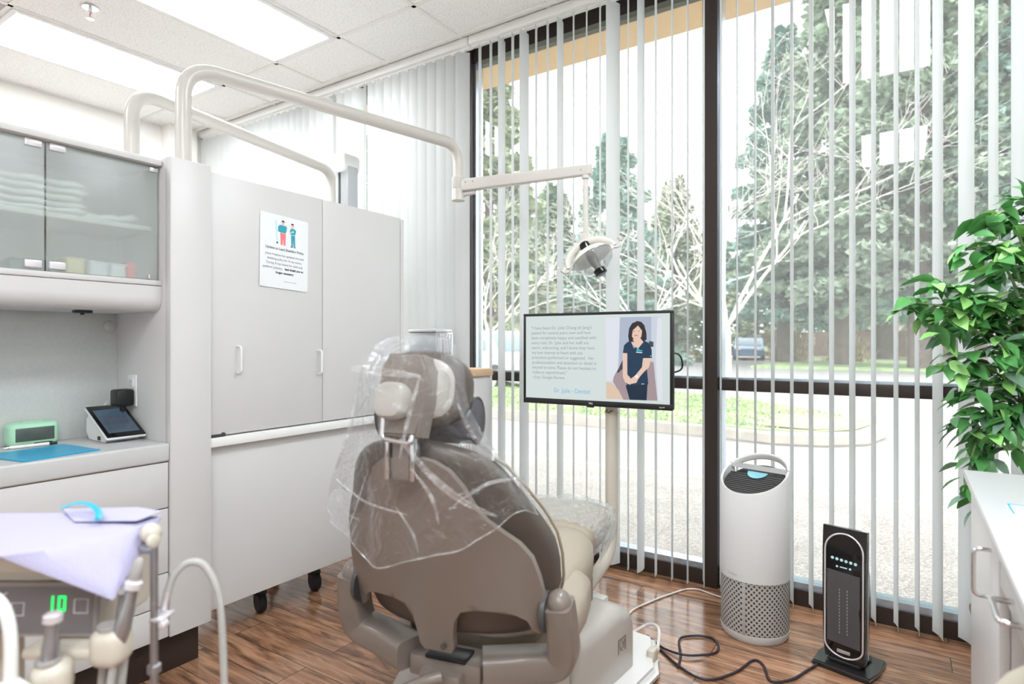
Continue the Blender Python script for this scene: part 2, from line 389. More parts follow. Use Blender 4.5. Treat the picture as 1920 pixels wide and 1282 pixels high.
# baseboards
plane_box('baseboard_left', 'toe_dark', XL, XL+.012, YB, 2.6, 0, .10); plane_box('baseboard_back', 'toe_dark', XL, XR, YB, YB+.012, 0, .10)
plane_box('baseboard_right', 'toe_dark', XR-.012, XR, YB, 2.8, 0, .10)
# windows of the front wall: one bay per storefront frame
MX = [-5.30, -3.80, -2.30, -.80, .70, 1.60]; FW = .033
for i in range(5):
    xa, xb = MX[i], MX[i+1]
    b = bm_new()
    bx(b, xa, xa+FW, 2.97, 3.08, 0, ZC); bx(b, xb-FW, xb, 2.97, 3.08, 0, ZC)
    bx(b, xa+FW, xb-FW, 2.99, 3.08, 0, .072); bx(b, xa+FW, xb-FW, 2.985, 3.08, 2.945, ZC)
    bx(b, xa+FW, xb-FW, 2.985, 3.08, .965, 1.020, .003)
    fr = struct('window_%d' % (i+1), b, 'bronze')
    b = bm_new()
    for z0, z1 in ((.072, .965), (1.020, 2.945)):
        bx(b, xa+FW, xa+FW+.014, 3.0, 3.075, z0, z1); bx(b, xb-FW-.014, xb-FW, 3.0, 3.075, z0, z1)
        bx(b, xa+FW, xb-FW, 3.0, 3.075, z0, z0+(.030 if z0 < .5 else .008))
    struct('glazing_bead', b, 'aluminium', fr)
    for z0, z1 in ((.072, .965), (1.020, 2.945)):
        b = bm_new(); bx(b, xa+FW+.002, xb-FW-.002, 3.036, 3.042, z0+.001, z1-.001); struct('pane', b, 'window_glass', fr, smooth=0)

# ---------------------------------------------------------------- vertical blinds
def slat_mesh():
    b = bm_new(); n = 6; wd = .0885; sag = .0065; top, bot = 2.968, .045
    a = []
    for s in (0, 1):
        a.append([(sag*(1-(2*k/n-1)**2)-sag*.5+s*.0009, (k/n-.5)*wd) for k in range(n+1)])
    poly = a[0]+a[1][::-1]
    rings(b, [[V((x, y, z)) for x, y in poly] for z in (bot, 1.5, top)])
    bmesh.ops.recalc_face_normals(b, faces=b.faces)
    me = bpy.data.meshes.new('slat'); b.to_mesh(me); b.free(); me.materials.append(M['pvc_slat'])
    me.polygons.foreach_set('use_smooth', [True]*len(me.polygons)); me.set_sharp_from_angle(angle=R(40)); return me
SL = slat_mesh()
def blind(label, xa, xb, slats):
    t = thing('vertical_blind', label, 'blind', ((xa+xb)/2, 2.88, 0))
    b = bm_new(); bx(b, xa, xb, 2.845, 2.915, 2.985, 3.035, .004)
    bx(b, xa, xb, 2.872, 2.888, 2.978, 2.986); obj('headrail', b, 'white_plastic', t)
    for x, ang in slats:
        o = bpy.data.objects.new('slat', SL); C.objects.link(o); o.parent = t
        o.location = (x-(xa+xb)/2, 0, 0); o.rotation_euler = (0, 0, R(-ang))
        k = bpy.data.objects.new('carrier_clip', CLIP); C.objects.link(k); k.parent = o; k.location = (0, 0, 2.972)
    return t
b = bm_new(); bx(b, -.006, .006, -.012, .012, -.006, .012, .001); CLIP = bpy.data.meshes.new('carrier_clip'); b.to_mesh(CLIP); b.free(); CLIP.materials.append(M['white_plastic'])
right_slats = [(-2.13, -26.0), (-2.05, -26.5), (-1.972, -6.0), (-1.895, -24.5), (-1.817, 4.5), (-1.738, -25.5), (-1.663, -23.5), (-1.583, -5.5), (-1.503, -25.0), (-1.425, -25.5), (-1.346, -22.5), (-1.272, 30.5), (-1.189, -20.5), (-1.119, 2.5), (-1.042, -15.0), (-0.96, -16.0), (-0.884, -15.5), (-0.807, -18.0), (-0.728, -16.5), (-0.654, -15.0), (-0.574, -15.0), (-0.499, -18.5), (-0.421, -16.0), (-0.344, -18.0), (-0.265, -17.0), (-0.188, -18.5), (-0.112, -13.0), (-0.034, -10.5), (0.037, -9.0), (0.104, -20.5), (0.193, -30.0), (0.275, -14.0), (0.351, -26.5)]
right_slats += [(.43+.078*k, -18-3*(k % 3)) for k in range(14)]
rnd = random.Random(4)
left_slats = []
for k in range(38):
    x = -2.265-.0772*k; a = 66+rnd.uniform(-7, 7)
    if k == 0: a = 58
    if k == 11: a = -34
    if k == 12: a = 60
    if k == 14: a = 52
    if k == 15: a = -30
    left_slats.append((x, a))
blind('white vertical blind with slats turned shut, left of the dark window post', -5.15, -2.20, left_slats)
blind('white vertical blind with slats turned open, behind the television and purifier', -2.195, 1.55, right_slats)

# ---------------------------------------------------------------- ceiling lights (lamps)
def panel(label, x0, x1, y0, y1, m='diffuser_soft'):
    t = thing('ceiling_light', label, 'light', ((x0+x1)/2, (y0+y1)/2, ZC-.012), group='recessed ceiling light panels')
    b = bm_new(); z0, z1 = ZC-.014, ZC
    for a in ((x0, x0+.03, y0, y1), (x1-.03, x1, y0, y1), (x0+.03, x1-.03, y0, y0+.03), (x0+.03, x1-.03, y1-.03, y1)): bx(b, *a, z0, z1, .002)
    obj('frame', b, 'lamp_frame', t)
    b = bm_new(); bx(b, x0+.03, x1-.03, y0+.03, y1-.03, ZC-.010, ZC-.004); obj('diffuser', b, m, t)
panel('long glowing ceiling panel farther left, above the white left wall', -4.678, -4.092, 1.222, 2.418)
panel('glowing ceiling panel near the top centre, right of the other panel', -3.458, -2.872, 1.222, 2.418)
for k, (x0, y0) in enumerate(((-.408, 1.222), (-.408, -1.218), (-3.458, -1.218), (.812, -1.218))):
    panel('glowing ceiling panel outside the view, %s' % ['in front of the big window', 'behind the camera', 'far behind the cabinets', 'behind the desk'][k], x0, x0+.586, y0, y0+1.196, 'diffuser')
# sprinkler
t = thing('fire_sprinkler', 'small red and chrome fire sprinkler on the ceiling between light panels', 'sprinkler', (-3.74, 1.46, 2.98))
b = bm_new(); lathe(b, [(.012, 0), (.036, -.002), (.04, -.008), (.012, -.01)], 24, (-3.74, 1.46, 3.04)); obj('escutcheon', b, 'chrome', t)
b = bm_new(); lathe(b, [(.009, 0), (.009, -.03), (.005, -.034)], 12, (-3.74, 1.46, 3.036))
tube(b, smooth_path([(-3.748, 1.46, 3.008), (-3.755, 1.46, 2.99), (-3.744, 1.46, 2.975)]), .003); tube(b, smooth_path([(-3.732, 1.46, 3.008), (-3.725, 1.46, 2.99), (-3.736, 1.46, 2.975)]), .003)
lathe(b, [(.004, 0), (.02, -.001), (.021, -.004), (.004, -.005)], 12, (-3.74, 1.46, 2.976)); obj('spray_head', b, 'chrome', t)
b = bm_new(); tube(b, [(-3.74, 1.46, 3.004), (-3.74, 1.46, 2.978)], .003); obj('bulb', b, 'bin_red', t)
t = thing('air_vent', 'white slotted air vent at the ceiling corner top left', 'vent', (-4.38, .92, 3.03))
b = bm_new()
for k in range(9): bx(b, -4.67, -4.09, .63+k*.062, .67+k*.062, 3.026, 3.036, .002)
obj('slats', b, 'lamp_frame', t); b = bm_new(); bx(b, -4.678, -4.092, .61, 1.2, 3.036, 3.039); obj('frame', b, 'grille_grey', t)

# ================================================================ CABINETS ON THE LEFT (fronts face +x)
FX = -2.20
# tall end panel, the column between the cabinet run and the partition
t = thing('end_panel', 'tall white square column ending the cabinet run, carrying the cream pipes', 'panel', (-2.55, 1.187, 0))
box_obj('panel', 'cabinet_white', t, -2.88, FX, 1.112, 1.262, .142, 1.867, .004)
box_obj('toe_kick', 'toe_dark', t, -2.86, -2.247, .60, 1.238, 0, .1415, .002)
box_obj('edge_strip', 'cabinet_white', t, -2.235, FX+.0005, 1.1105, 1.1125, .143, 1.866, .0005)
# base cabinet with drawers
t = thing('base_cabinet', 'white drawer cabinet under the worktop, behind the instrument tray', 'cabinet', (-2.45, .72, 0))
Y0, Y1 = .25, 1.1105
box_obj('body', 'cabinet_white', t, -2.86, FX-.030, Y0, Y1, .142, .772, .003)
for z0, z1 in ((.608, .770), (.377, .604), (.261, .373), (.144, .257)):
    box_obj('drawer', 'cabinet_white', t, FX-.030, FX-.008, Y0, Y1-.003, z0, z1, .003)
box_obj('plinth', 'toe_dark', t, -2.84, -2.25, Y0, .599, 0, .1415, .002)
o = obj('worktop', (lambda b: (bx(b, -2.86, FX-.002, Y0, 1.1105, .773, .838, .008, 3), b)[1])(bm_new()), 'worktop_white')
tag(o, 'white laminate worktop over the drawers, holding clock and small screen', 'worktop')
# niche backing and upper cabinet
t = thing('wall_cabinet', 'white upper cabinet with two frosted glass doors, towels inside', 'cabinet', (-2.55, .7, 1.31))
box_obj('back_panel', 'niche_laminate', t, -2.66, -2.61, Y0, 1.1115, .8385, 1.42, 0)
box_obj('cabinet_back', 'cabinet_white', t, -2.66, -2.62, Y0, 1.1115, 1.421, 1.838, 0)
b = bm_new(); bx(b, -2.66, -2.255, Y0, 1.1105, 1.838, 1.860, .004); obj('top_board', b, 'cabinet_white', t)
b = bm_new(); bx(b, -2.619, -2.26, Y0, 1.1105, 1.404, 1.423, .003); obj('bottom_board', b, 'cabinet_white', t)
b = bm_new(); n = 10
prof = [(-2.58, 1.402), (-2.262, 1.402), (-2.262, 1.36)]+[(-2.262-.045*(1-math.cos(a*math.pi/2/n)), 1.36-.05*math.sin(a*math.pi/2/n)) for a in range(1, n+1)]+[(-2.58, 1.31)]
prism(b, prof, lambda a, c, h: V((a, h, c)), Y0, 1.1105); obj('light_valance', b, 'cabinet_white', t)
b = bm_new(); bx(b, -2.40, -2.36, .88, .93, 1.300, 1.3105, .003); bx(b, -2.385, -2.375, .90, .91, 1.294, 1.301, .001); obj('light_switch', b, 'black_plastic', t)
box_obj('shelf', 'cabinet_white', t, -2.618, -2.33, Y0, 1.105, 1.608, 1.626, .003)
for a, c in ((.768, 1.106), (.42, .763)):
    d = box_obj('door', 'frosted_glass', t, -2.286, -2.280, a, c, 1.4255, 1.836, .001)
    hs = [(c-.03, 1.80)] if a > .7 else []
    mid = .775 if a > .7 else .756
    for zz in (1.812, 1.433):
        q = (mid, mid+.045) if a > .7 else (mid-.045, mid)
        box_obj('hinge_plate', 'hinge_metal', d, -2.291, -2.275, q[0], q[1], zz, zz+.024, .003)
    if a > .7:
        box_obj('corner_clip', 'chrome', d, -2.291, -2.274, 1.075, 1.106, 1.815, 1.832, .003); box_obj('corner_clip', 'chrome', d, -2.291, -2.276, 1.072, 1.080, 1.427, 1.442, .002)
box_obj('door_track', 'black_plastic', t, -2.290, -2.276, .77, 1.106, 1.4232, 1.4252, 0)
# contents of the cabinet
def towel(label, x, y, z, dx, dy, h, up=0.):
    b = bm_new(); rs = []
    for k in range(13):
        s = k/12; yy = y-dy/2+dy*s; e = math.sin(math.pi*min(1, max(0, s*.5+.5)))*0
        hh = h*(.5 if k in (0,) else 1)*(.55 if k == 12 else 1)*(.85+.15*math.sin(k*1.3))
        zz = z+up*s*s
        rs.append([V((x+dx/2*math.copysign(abs(math.cos(q))**.4, math.cos(q)), yy, zz+hh/2+hh/2*math.copysign(abs(math.sin(q))**.7, math.sin(q)))) for q in [2*math.pi*i/16 for i in range(16)]])
    rings(b, rs); o = obj('folded_towel', b, 'towel', smooth=60); tag(o, label, 'towel', 'white towels behind the frosted glass')
names = ['bottom towel of the white stack behind frosted glass', 'second towel up in the white stack behind frosted glass', 'middle towel of the white stack behind frosted glass', 'fourth towel up in the white stack behind frosted glass', 'topmost towel of the white stack behind frosted glass']
for k in range(5): towel(names[k], -2.46, .76+.006*(k % 2), 1.627+k*.0235, .20, .30-.012*(k % 3), .023, .012 if k == 0 else .004)
towel('single white folded towel lying flat right of the towel stack', -2.47, 1.0, 1.627, .16, .17, .032, .02)
def bin_(label, m, x0, x1, y0, y1, z0, z1, cat='container', name='storage_bin'):
    b = bm_new(); bx(b, x0, x1, y0, y1, z0, z1, .004); bx(b, x0-.003, x1+.003, y0-.003, y1+.003, z1-.006, z1, .002); tag(obj(name, b, m), label, cat)
bin_('pale yellow box behind the right frosted glass door', 'bin_yellow', -2.42, -2.34, .846, .90, 1.4235, 1.485)
bin_('clear grey plastic tub beside the yellow box behind frosted glass', 'bin_clear', -2.42, -2.33, .91, .965, 1.4235, 1.48)
bin_('second clear tub, between grey tub and red box behind glass', 'bin_clear', -2.42, -2.33, .972, 1.02, 1.4235, 1.478)
bin_('red and pink box at the right end of the cabinet floor', 'bin_red', -2.42, -2.34, 1.027, 1.058, 1.4235, 1.488)
bin_('low dark grey box behind the two white hinge plates', 'bin_dark', -2.50, -2.36, .70, .81, 1.4235, 1.47)
b = bm_new(); lathe(b, [(.03, 0), (.032, .004), (.032, .12), (.026, .13), (.026, .14)], 24, (-2.38, .64, 1.4235)); tag(obj('canister', b, 'bin_clear'), 'pale upright canister at the left edge behind frosted glass', 'canister')
# niche details
t2 = bpy.data.objects['end_panel']
for z in (1.262, .95):
    b = bm_new(); lathe(b, [(.021, 0), (.021, .004), (.016, .007)], 24, (-2.609, 1.085, z), (1, 0, 0)); obj('cable_grommet', b, 'niche_laminate', t)
t = thing('wall_outlet', 'white double wall outlet inside the niche, right of the tablet', 'outlet', (-2.478, 1.11, .97))
b = bm_new(); bx(b, -2.515, -2.442, 1.106, 1.1112, .955, 1.075, .003); obj('cover_plate', b, 'white_plastic', t)
b = bm_new(); bx(b, -2.495, -2.462, 1.1045, 1.107, 1.028, 1.062, .002); bx(b, -2.495, -2.462, 1.1045, 1.107, .972, 1.006, .002); obj('receptacle', b, 'paper_white', t)
b = bm_new()
for zc in (1.045,):
    for xx in (-2.485, -2.472): bx(b, xx-.001, xx+.001, 1.1038, 1.105, zc, zc+.010)
obj('slots', b, 'dark_grey', t)
t = thing('power_adapter', 'black plug-in power adapter in the niche wall outlet', 'adapter', (-2.475, 1.08, .965))
b = bm_new(); bx(b, -2.508, -2.445, 1.042, 1.1035, .958, 1.022, .010, 3); obj('plug_body', b, 'black_plastic', t)
b = bm_new(); bx(b, -2.485, -2.468, 1.066, 1.084, .938, .959, .003); obj('strain_relief', b, 'black_plastic', t)
b = bm_new(); tube(b, smooth_path([(-2.477, 1.075, .938), (-2.474, 1.072, .91), (-2.468, 1.066, .87), (-2.455, 1.055, .843), (-2.49, 1.075, .842), (-2.53, 1.06, .842)]), .0028, 8); obj('cable', b, 'black_plastic', t)
# touch display: white wedge with a tilted glossy screen
t = thing('touch_display', 'small white wedge-shaped touch display with tilted black screen', 'display', (-2.445, 1.036, .8385), 0)
mw = lambda a, c, h: V((-2.455+a, .92+h, .8385+c))
Mr = Matrix.Translation(V((-2.445, 1.036, .8385)))
def put(b): bmesh.ops.transform(b, matrix=Mr, verts=b.verts); return b
b = bm_new(); prism(b, [(-.075, .0005), (.05, .0005), (.068, .012), (-.075, .100), (-.100, .078), (-.104, .03)], lambda a, c, h: V((a, h, c)), -.056, .056, .003); obj('stand', put(b), 'white_plastic', t)
tilt = Matrix.Rotation(R(29), 4, 'Y')
def scr(b, off): bmesh.ops.transform(b, matrix=Mr @ Matrix.Translation(V((.0+off, 0, .066+off))) @ tilt, verts=b.verts); return b
b = bm_new(); bx(b, -.103, .103, -.066, .066, -.006, .004, .004); slab = obj('screen_back', scr(b, 0), 'white_plastic', t)
b = bm_new(); bx(b, -.101, .101, -.064, .064, .004, .008, .002); o1 = obj('screen', scr(b, 0), 'black_gloss', t)
b = bm_new(); bx(b, -.072, .078, -.052, .052, .0082, .0086); obj('display_area', scr(b, 0), 'scr_tab', o1)
b = bm_new()
for i in range(3):
    for j in range(4): bx(b, -.03+i*.034, -.008+i*.034, -.046+j*.024, -.027+j*.024, .0087, .0089)
obj('menu_tiles', scr(b, 0), 'scr_dark', o1)
b = bm_new(); bx(b, -.005, .018, -.0568, -.0555, .006, .020); bmesh.ops.transform(b, matrix=Mr, verts=b.verts); obj('port', b, 'black_plastic', t)
# green clock
t = thing('alarm_clock', 'mint green rounded alarm clock on the worktop', 'clock', (-2.57, .822, .838), 0)
Mr = Matrix.Translation(V((-2.570, .822, .8385)))
b = bm_new(); bx(b, -.035, .035, -.072, .072, 0, .082, .018, 4); obj('case', put(b), 'green_plastic', t)
b = bm_new(); bx(b, .033, .0365, -.056, .056, .018, .064, .003); obj('display', put(b), 'clock_face', t)
b = bm_new(); bx(b, -.01, .01, -.03, .03, .081, .084, .001); obj('snooze_button', put(b), 'green_plastic', t)
# blue sheet and pen
b = bm_new(); prism(b, [(-2.214, .687), (-2.246, .907), (-2.475, .885), (-2.445, .645)], lambda a, c, h: V((a, c, h)), .8385, .842, .001); tag(obj('blue_board', b, 'blue_board'), 'bright blue plastic board lying on the worktop', 'board')
t = thing('pen', 'white ballpoint pen with black clip lying in front of green clock', 'pen', (-2.515, .76, .839), 0)
b = bm_new(); tube(b, [(-2.515, .745, .8448), (-2.507, .852, .8448)], .0055, 12); obj('barrel', b, 'white_plastic', t)
b = bm_new(); tube(b, [(-2.507, .852, .8448), (-2.505, .875, .8448)], [.006, .005], 12); bx(b, -2.512, -2.508, .81, .862, .850, .853, .001); obj('clip', b, 'black_plastic', t)
b = bm_new(); tube(b, [(-2.515, .745, .8448), (-2.516, .728, .8448)], [.0055, .0015], 12); obj('tip', b, 'chrome', t)

# ---------------------------------------------------------------- partition with two doors
t = thing('partition_cabinet', 'long white partition cabinet with two handled doors and open lower bay', 'cabinet', (-2.5, 1.8, 0))
PX = -2.222
box_obj('body', 'cabinet_white', t, -2.88, PX-.022, 1.264, 2.315, .80, 1.846, .003)
d1 = box_obj('door', 'cabinet_white', t, PX-.021, PX, 1.270, 1.795, .838, 1.851, .003)
d2 = box_obj('door', 'cabinet_white', t, PX-.021, PX, 1.798, 2.296, .838, 1.851, .003)
box_obj('edge_strip', 'cabinet_white', t, -2.88, PX+.003, 2.299, 2.322, .158, 1.845, .003)
box_obj('door_rail', 'white_plastic', t, PX-.03, PX+.008, 1.266, 2.298, .795, .832, .004)
box_obj('lower_panel', 'cabinet_white', t, -2.27, -2.25, 1.264, 2.298, .158, .794, .002)
def handle(par, y, z, x=PX, L=.105, out=.028, r=.0045, m='white_plastic', dirn='z', s=1, name='handle'):
    b = bm_new()
    p = [V((x, 0, -L/2)), V((x+s*out, 0, -L/2)), V((x+s*out, 0, L/2)), V((x, 0, L/2))]
    if dirn == 'y': p = [V((q.x, q.z, 0)) for q in p]
    p = [q+V((0, y, z)) for q in p]; tube(b, arc_path(p, .014), r, 12); return obj(name, b, m, par)
handle(d1, 1.38, 1.13); handle(d1, 1.770, 1.11)
b = bm_new(); bx(b, PX-.002, PX+.006, 1.274, 1.33, .836, .844, .002); lathe(b, [(.007, 0), (.007, .008)], 12, (PX, 1.32, .842), (1, 0, 0)); obj('hinge', b, 'dark_grey', t)
# notice on the left door
t = thing('notice_sheet', 'white printed notice about lead shielding taped to the left door', 'notice', (PX+.002, 1.58, 1.45), 0)
yA, yB, zA, zB = 1.475, 1.712, 1.432, 1.742
def pm(a, c, h=0.):     # a along y, c up, sheet slightly curled
    s = a/(yB-yA); return V((PX+.002+.006*(1-s)**2*(.4+.6*math.sin(c*12))+.001*s+h, yA+a+.004*(c/.31), zA+c-.012*s))
b = bm_new(); sheet(b, [(0, 0), (yB-yA, 0), (yB-yA, zB-zA), (0, zB-zA)], lambda x, y, h: pm(x, y, h), 0, .0004, .03); sh = obj('paper', b, 'paper_white', t, smooth=60)
def poster_text(s, size, y, cx=.118, bold=0., m='ink', name='lettering'):
    b = bm_new(); text_bm(b, s, size, lambda a, c: pm(cx+a, y+c, .0012), 'CENTER', bold); return b
b = poster_text('Update to Lead Shielding Policy', .0150, .162, bold=.0003); obj('heading', b, 'ink', sh)
b = bm_new()
for i, s in enumerate(['Johns Hopkins has updated the lead', 'shielding policy for X-ray exams.', 'During X-ray exams for adult and']):
    text_bm(b, s, .0132, lambda a, c, i=i: pm(.118+a, .136-.0185*i+c, .0012), 'CENTER')
text_bm(b, 'pediatric patients,', .0132, lambda a, c: pm(.012+a, .0805+c, .0012), 'LEFT')
text_bm(b, 'Learn more on our website', .0055, lambda a, c: pm(.115+a, .030+c, .0012), 'LEFT')
obj('lettering', b, 'ink', sh)
b = bm_new(); text_bm(b, 'lead shield are no', .0132, lambda a, c: pm(.118+a, .0805+c, .0012), 'LEFT', .0004)
text_bm(b, 'longer necessary', .0132, lambda a, c: pm(.118+a, .062+c, .0012), 'CENTER', .0004); obj('bold_lettering', b, 'ink_dark', sh)
def shp(bb, poly): prism(bb, poly, lambda a, c, h: pm(a, c, h), .0008, .0012)
def cir(x, y, r, k=14): return [(x+r*math.cos(2*math.pi*i/k), y+r*math.sin(2*math.pi*i/k)) for i in range(k)]
b = bm_new(); shp(b, [(.098, .185), (.106, .185), (.110, .236), (.094, .236)]); shp(b, [(.112, .185), (.120, .185), (.122, .236), (.106, .236)]); obj('picture', b, 'fig_coral', sh)
b = bm_new(); shp(b, [(.092, .238), (.122, .238), (.128, .262), (.122, .270), (.094, .270), (.084, .262), (.084, .240), (.089, .240)]); shp(b, [(.150, .188), (.158, .188), (.158, .236), (.148, .236)]); shp(b, [(.162, .188), (.170, .188), (.168, .236), (.156, .236)]); shp(b, [(.144, .238), (.168, .238), (.174, .258), (.164, .266), (.150, .266), (.142, .256)]); obj('picture', b, 'fig_teal', sh)
b = bm_new(); shp(b, cir(.108, .280, .008)); shp(b, cir(.156, .276, .008)); shp(b, [(.140, .246), (.144, .240), (.152, .246), (.150, .250)]); obj('picture', b, 'fig_skin', sh)
b = bm_new(); shp(b, [(.100, .283), (.116, .283), (.114, .290), (.104, .291)]); shp(b, [(.148, .279), (.162, .281), (.160, .287), (.150, .287)]); shp(b, [(.146, .184), (.158, .184), (.158, .187), (.146, .187)]); shp(b, [(.162, .184), (.172, .184), (.172, .187), (.162, .187)]); shp(b, cir(.080, .192, .004)); obj('picture', b, 'fig_navy', sh)
b = bm_new(); shp(b, [(.078, .196), (.082, .196), (.076, .284), (.071, .284)]); shp(b, [(.152, .248), (.162, .248), (.162, .258), (.152, .258)]); shp(b, [(.098, .242), (.112, .242), (.112, .262), (.098, .262)]); obj('picture', b, 'fig_pale', sh)
# rolling cart tucked into the open bay: only its casters show
t = thing('rolling_cart', 'rolling cart behind the partition, only its black casters showing', 'cart', (-2.5, 1.75, 0))
box_obj('body', 'cabinet_white', t, -2.80, -2.30, 1.52, 1.98, .19, .74, .006)
for x, y in ((-2.40, 1.60), (-2.39, 1.885), (-2.72, 1.60), (-2.72, 1.885)):
    b = bm_new(); lathe(b, [(.012, -.016), (.042, -.016), (.046, -.010), (.046, .010), (.042, .016), (.012, .016)], 24, (x, y, .046), (.25, .97, 0)); cs = obj('caster', b, 'rubber', t)
    b = bm_new(); bx(b, x-.03, x+.02, y-.024, y+.024, .074, .10, .008); tube(b, [(x-.01, y, .09), (x-.01, y, .195)], .011, 12); obj('fork', b, 'black_plastic', cs)
# grey x-ray column rising behind the partition
t = thing('x_ray_column', 'grey aluminium column with rounded cap rising behind the partition', 'column', (-2.5, 2.18, 1.846))
box_obj('column', 'column_grey', t, -2.55, -2.452, 2.145, 2.215, 1.8465, 2.13, .004)
b = bm_new(); bx(b, -2.524, -2.508, 2.1435, 2.1445, 1.85, 2.11); obj('slot', b, 'dark_grey', t)
b = bm_new(); rs = []
for y, k in ((2.12, .8), (2.128, .97), (2.15, 1), (2.215, 1), (2.228, .97), (2.235, .8)):
    rs.append([V((-2.505+.052*k*math.copysign(abs(math.cos(q))**.5, math.cos(q)), y, 2.150+.050*k*math.copysign(abs(math.sin(q))**.5, math.sin(q)))) for q in [2*math.pi*i/24 for i in range(24)]])
rings(b, rs); obj('cap', b, 'white_plastic', t)

# ---------------------------------------------------------------- counter under the window, behind the chair
t = thing('window_counter', 'low white counter with wood top by the window, behind the headrest', 'counter', (-2.35, 2.71, 0))
box_obj('body', 'cabinet_white', t, -2.80, -2.00, 2.64, 2.80, 0, 1.008, .003)
box_obj('wood_top', 'tan_wood', t, -2.81, -1.985, 2.62, 2.81, 1.009, 1.05, .004)
b = bm_new()
for k in range(5): bx(b, -2.10+k*.02, -2.09+k*.02, 2.634, 2.64, .1, .97, .001)
obj('ribbed_front', b, 'white_plastic', t)
t = thing('instrument_case', 'grey steel box with chrome side standing on the window counter', 'box', (-2.37, 2.71, 1.05))
box_obj('body', 'steel', t, -2.485, -2.275, 2.645, 2.785, 1.0505, 1.256, .006)
box_obj('lid', 'hinge_metal', t, -2.492, -2.268, 2.638, 2.79, 1.2565, 1.276, .008)
box_obj('side_frame', 'chrome', t, -2.2745, -2.262, 2.645, 2.785, 1.0505, 1.256, .003)
b = bm_new(); tube(b, smooth_path([(-2.258, 2.66, 1.25), (-2.256, 2.665, 1.23), (-2.256, 2.69, 1.215), (-2.256, 2.715, 1.23), (-2.258, 2.72, 1.25)]), .003, 8); obj('loop', b, 'white_plastic', t)
b = bm_new()
for y in (2.67, 2.70, 2.73, 2.76): tube(b, [(-2.258, y, 1.06), (-2.258, y, 1.25)], .006, 10)
obj('rods', b, 'chrome', t)
b = bm_new(); bx(b, -2.262, -2.235, 2.69, 2.73, 1.10, 1.125, .006); obj('knob', b, 'tan_wood', t)

# ---------------------------------------------------------------- ceiling-high cream pipes and the dental light
def pipe(b, pts, r=.0295): tube(b, arc_path(pts, .13, 12), r, 20)
t = thing('dental_light', 'cream dental lamp on a long bent overhead pipe with swing arm', 'lamp', (-2.35, 1.235, 1.867))
b = bm_new(); pipe(b, [(-2.35, 1.235, 1.866), (-2.35, 1.235, 2.28), (-2.055, 2.575, 2.28), (-2.055, 2.575, 2.085)]); obj('overhead_pipe', b, 'pipe_cream', t, smooth=60)
b = bm_new(); lathe(b, [(.012, 0), (.036, .0), (.036, .055), (.0345, .058), (.0345, .062), (.036, .065), (.036, .125), (.03, .128), (.012, .128)], 24, (-2.055, 2.575, 1.975)); obj('swivel_joint', b, 'pipe_cream', t)
A, B = V((-2.03, 2.578, 2.055)), V((-1.335, 2.755, 2.075)); dv = (B-A).normalized(); side = V((-dv.y, dv.x, 0)).normalized(); upv = dv.cross(side)*-1
b = bm_new(); rs = []
for s, hw, hh in ((0, .020, .030), (.02, .022, .034), (.45, .021, .031), (1.0, .019, .027)):
    q = A.lerp(B, s); rs.append([q+side*(hw*math.copysign(abs(math.cos(a))**.35, math.cos(a)))+upv*(hh*math.copysign(abs(math.sin(a))**.35, math.sin(a))) for a in [2*math.pi*i/28 for i in range(28)]])
rings(b, rs); arm = obj('spring_arm', b, 'pipe_cream', t)
b = bm_new()
for s in (.04, .10, .93): lathe(b, [(.004, 0), (.004, .0035)], 10, A.lerp(B, s)-side*.022-upv*.012*(1 if s < .5 else 0), -side)
obj('screws', b, 'grille_grey', arm)
b = bm_new(); tube(b, [A+V((0, 0, -.052)), A+dv*.075+V((0, 0, -.045))], .011, 12); obj('brake_tube', b, 'pipe_cream', t)
rx_, ry_ = B.x-.03, B.y-.008
b = bm_new(); tube(b, [(rx_, ry_, 2.05), (rx_, ry_, 1.73)], .0135, 16); lathe(b, [(.01, 0), (.02, .004), (.02, .02), (.01, .024)], 16, (rx_, ry_, 2.028)); obj('drop_rod', b, 'pipe_cream', t)
b = bm_new(); bx(b, rx_-.022, rx_+.022, ry_-.02, ry_+.02, 1.645, 1.755, .006); tube(b, [(rx_, ry_, 1.66), (rx_+.035, ry_-.03, 1.655)], .016, 14); obj('knuckle', b, 'pipe_cream', t)
# lamp head, aimed down towards the chair
hd = V((rx_+.075, ry_-.085, 1.615)); ax = V((.54, -.02, -.84)).normalized()      # light direction
uu = V((.75, .50, .45)); uu = (uu-ax*uu.dot(ax)).normalized(); vv_ = ax.cross(uu)
H = lambda a, c, d: hd+uu*a+vv_*c+ax*d
b = bm_new()
ringpts = [H(.122*math.cos(q), .0, -.085*math.sin(q)-.0) for q in [math.pi*i/24 for i in range(25)]]
tube(b, ringpts, .014, 12, sx=1.3, sy=.7); obj('lamp_yoke', b, 'pipe_cream', t, smooth=60)
b = bm_new(); lathe(b, [(.02, -.045), (.055, -.040), (.085, -.024), (.104, 0), (.106, .002), (.086, -.020), (.055, -.036), (.02, -.041)], 32, hd, ax); rf = obj('reflector', b, 'reflector', t)
b = bm_new(); lathe(b, [(.106, .0), (.107, .01), (.090, .045), (.05, .075), (.02, .083), (.019, .080), (.049, .072), (.088, .043), (.104, .008)], 32, hd, ax); obj('clear_shield', b, 'clear_acrylic', t)
b = bm_new(); lathe(b, [(.01, -.035), (.02, -.030), (.026, 0), (.025, .03), (.018, .055), (.018, .075)], 20, hd, ax); obj('bulb_housing', b, 'bulb_grey', t)
b = bm_new(); lathe(b, [(.01, .075), (.030, .075), (.031, .098), (.026, .102), (.004, .102)], 24, hd, ax); obj('front_cap', b, 'black_gloss', t)
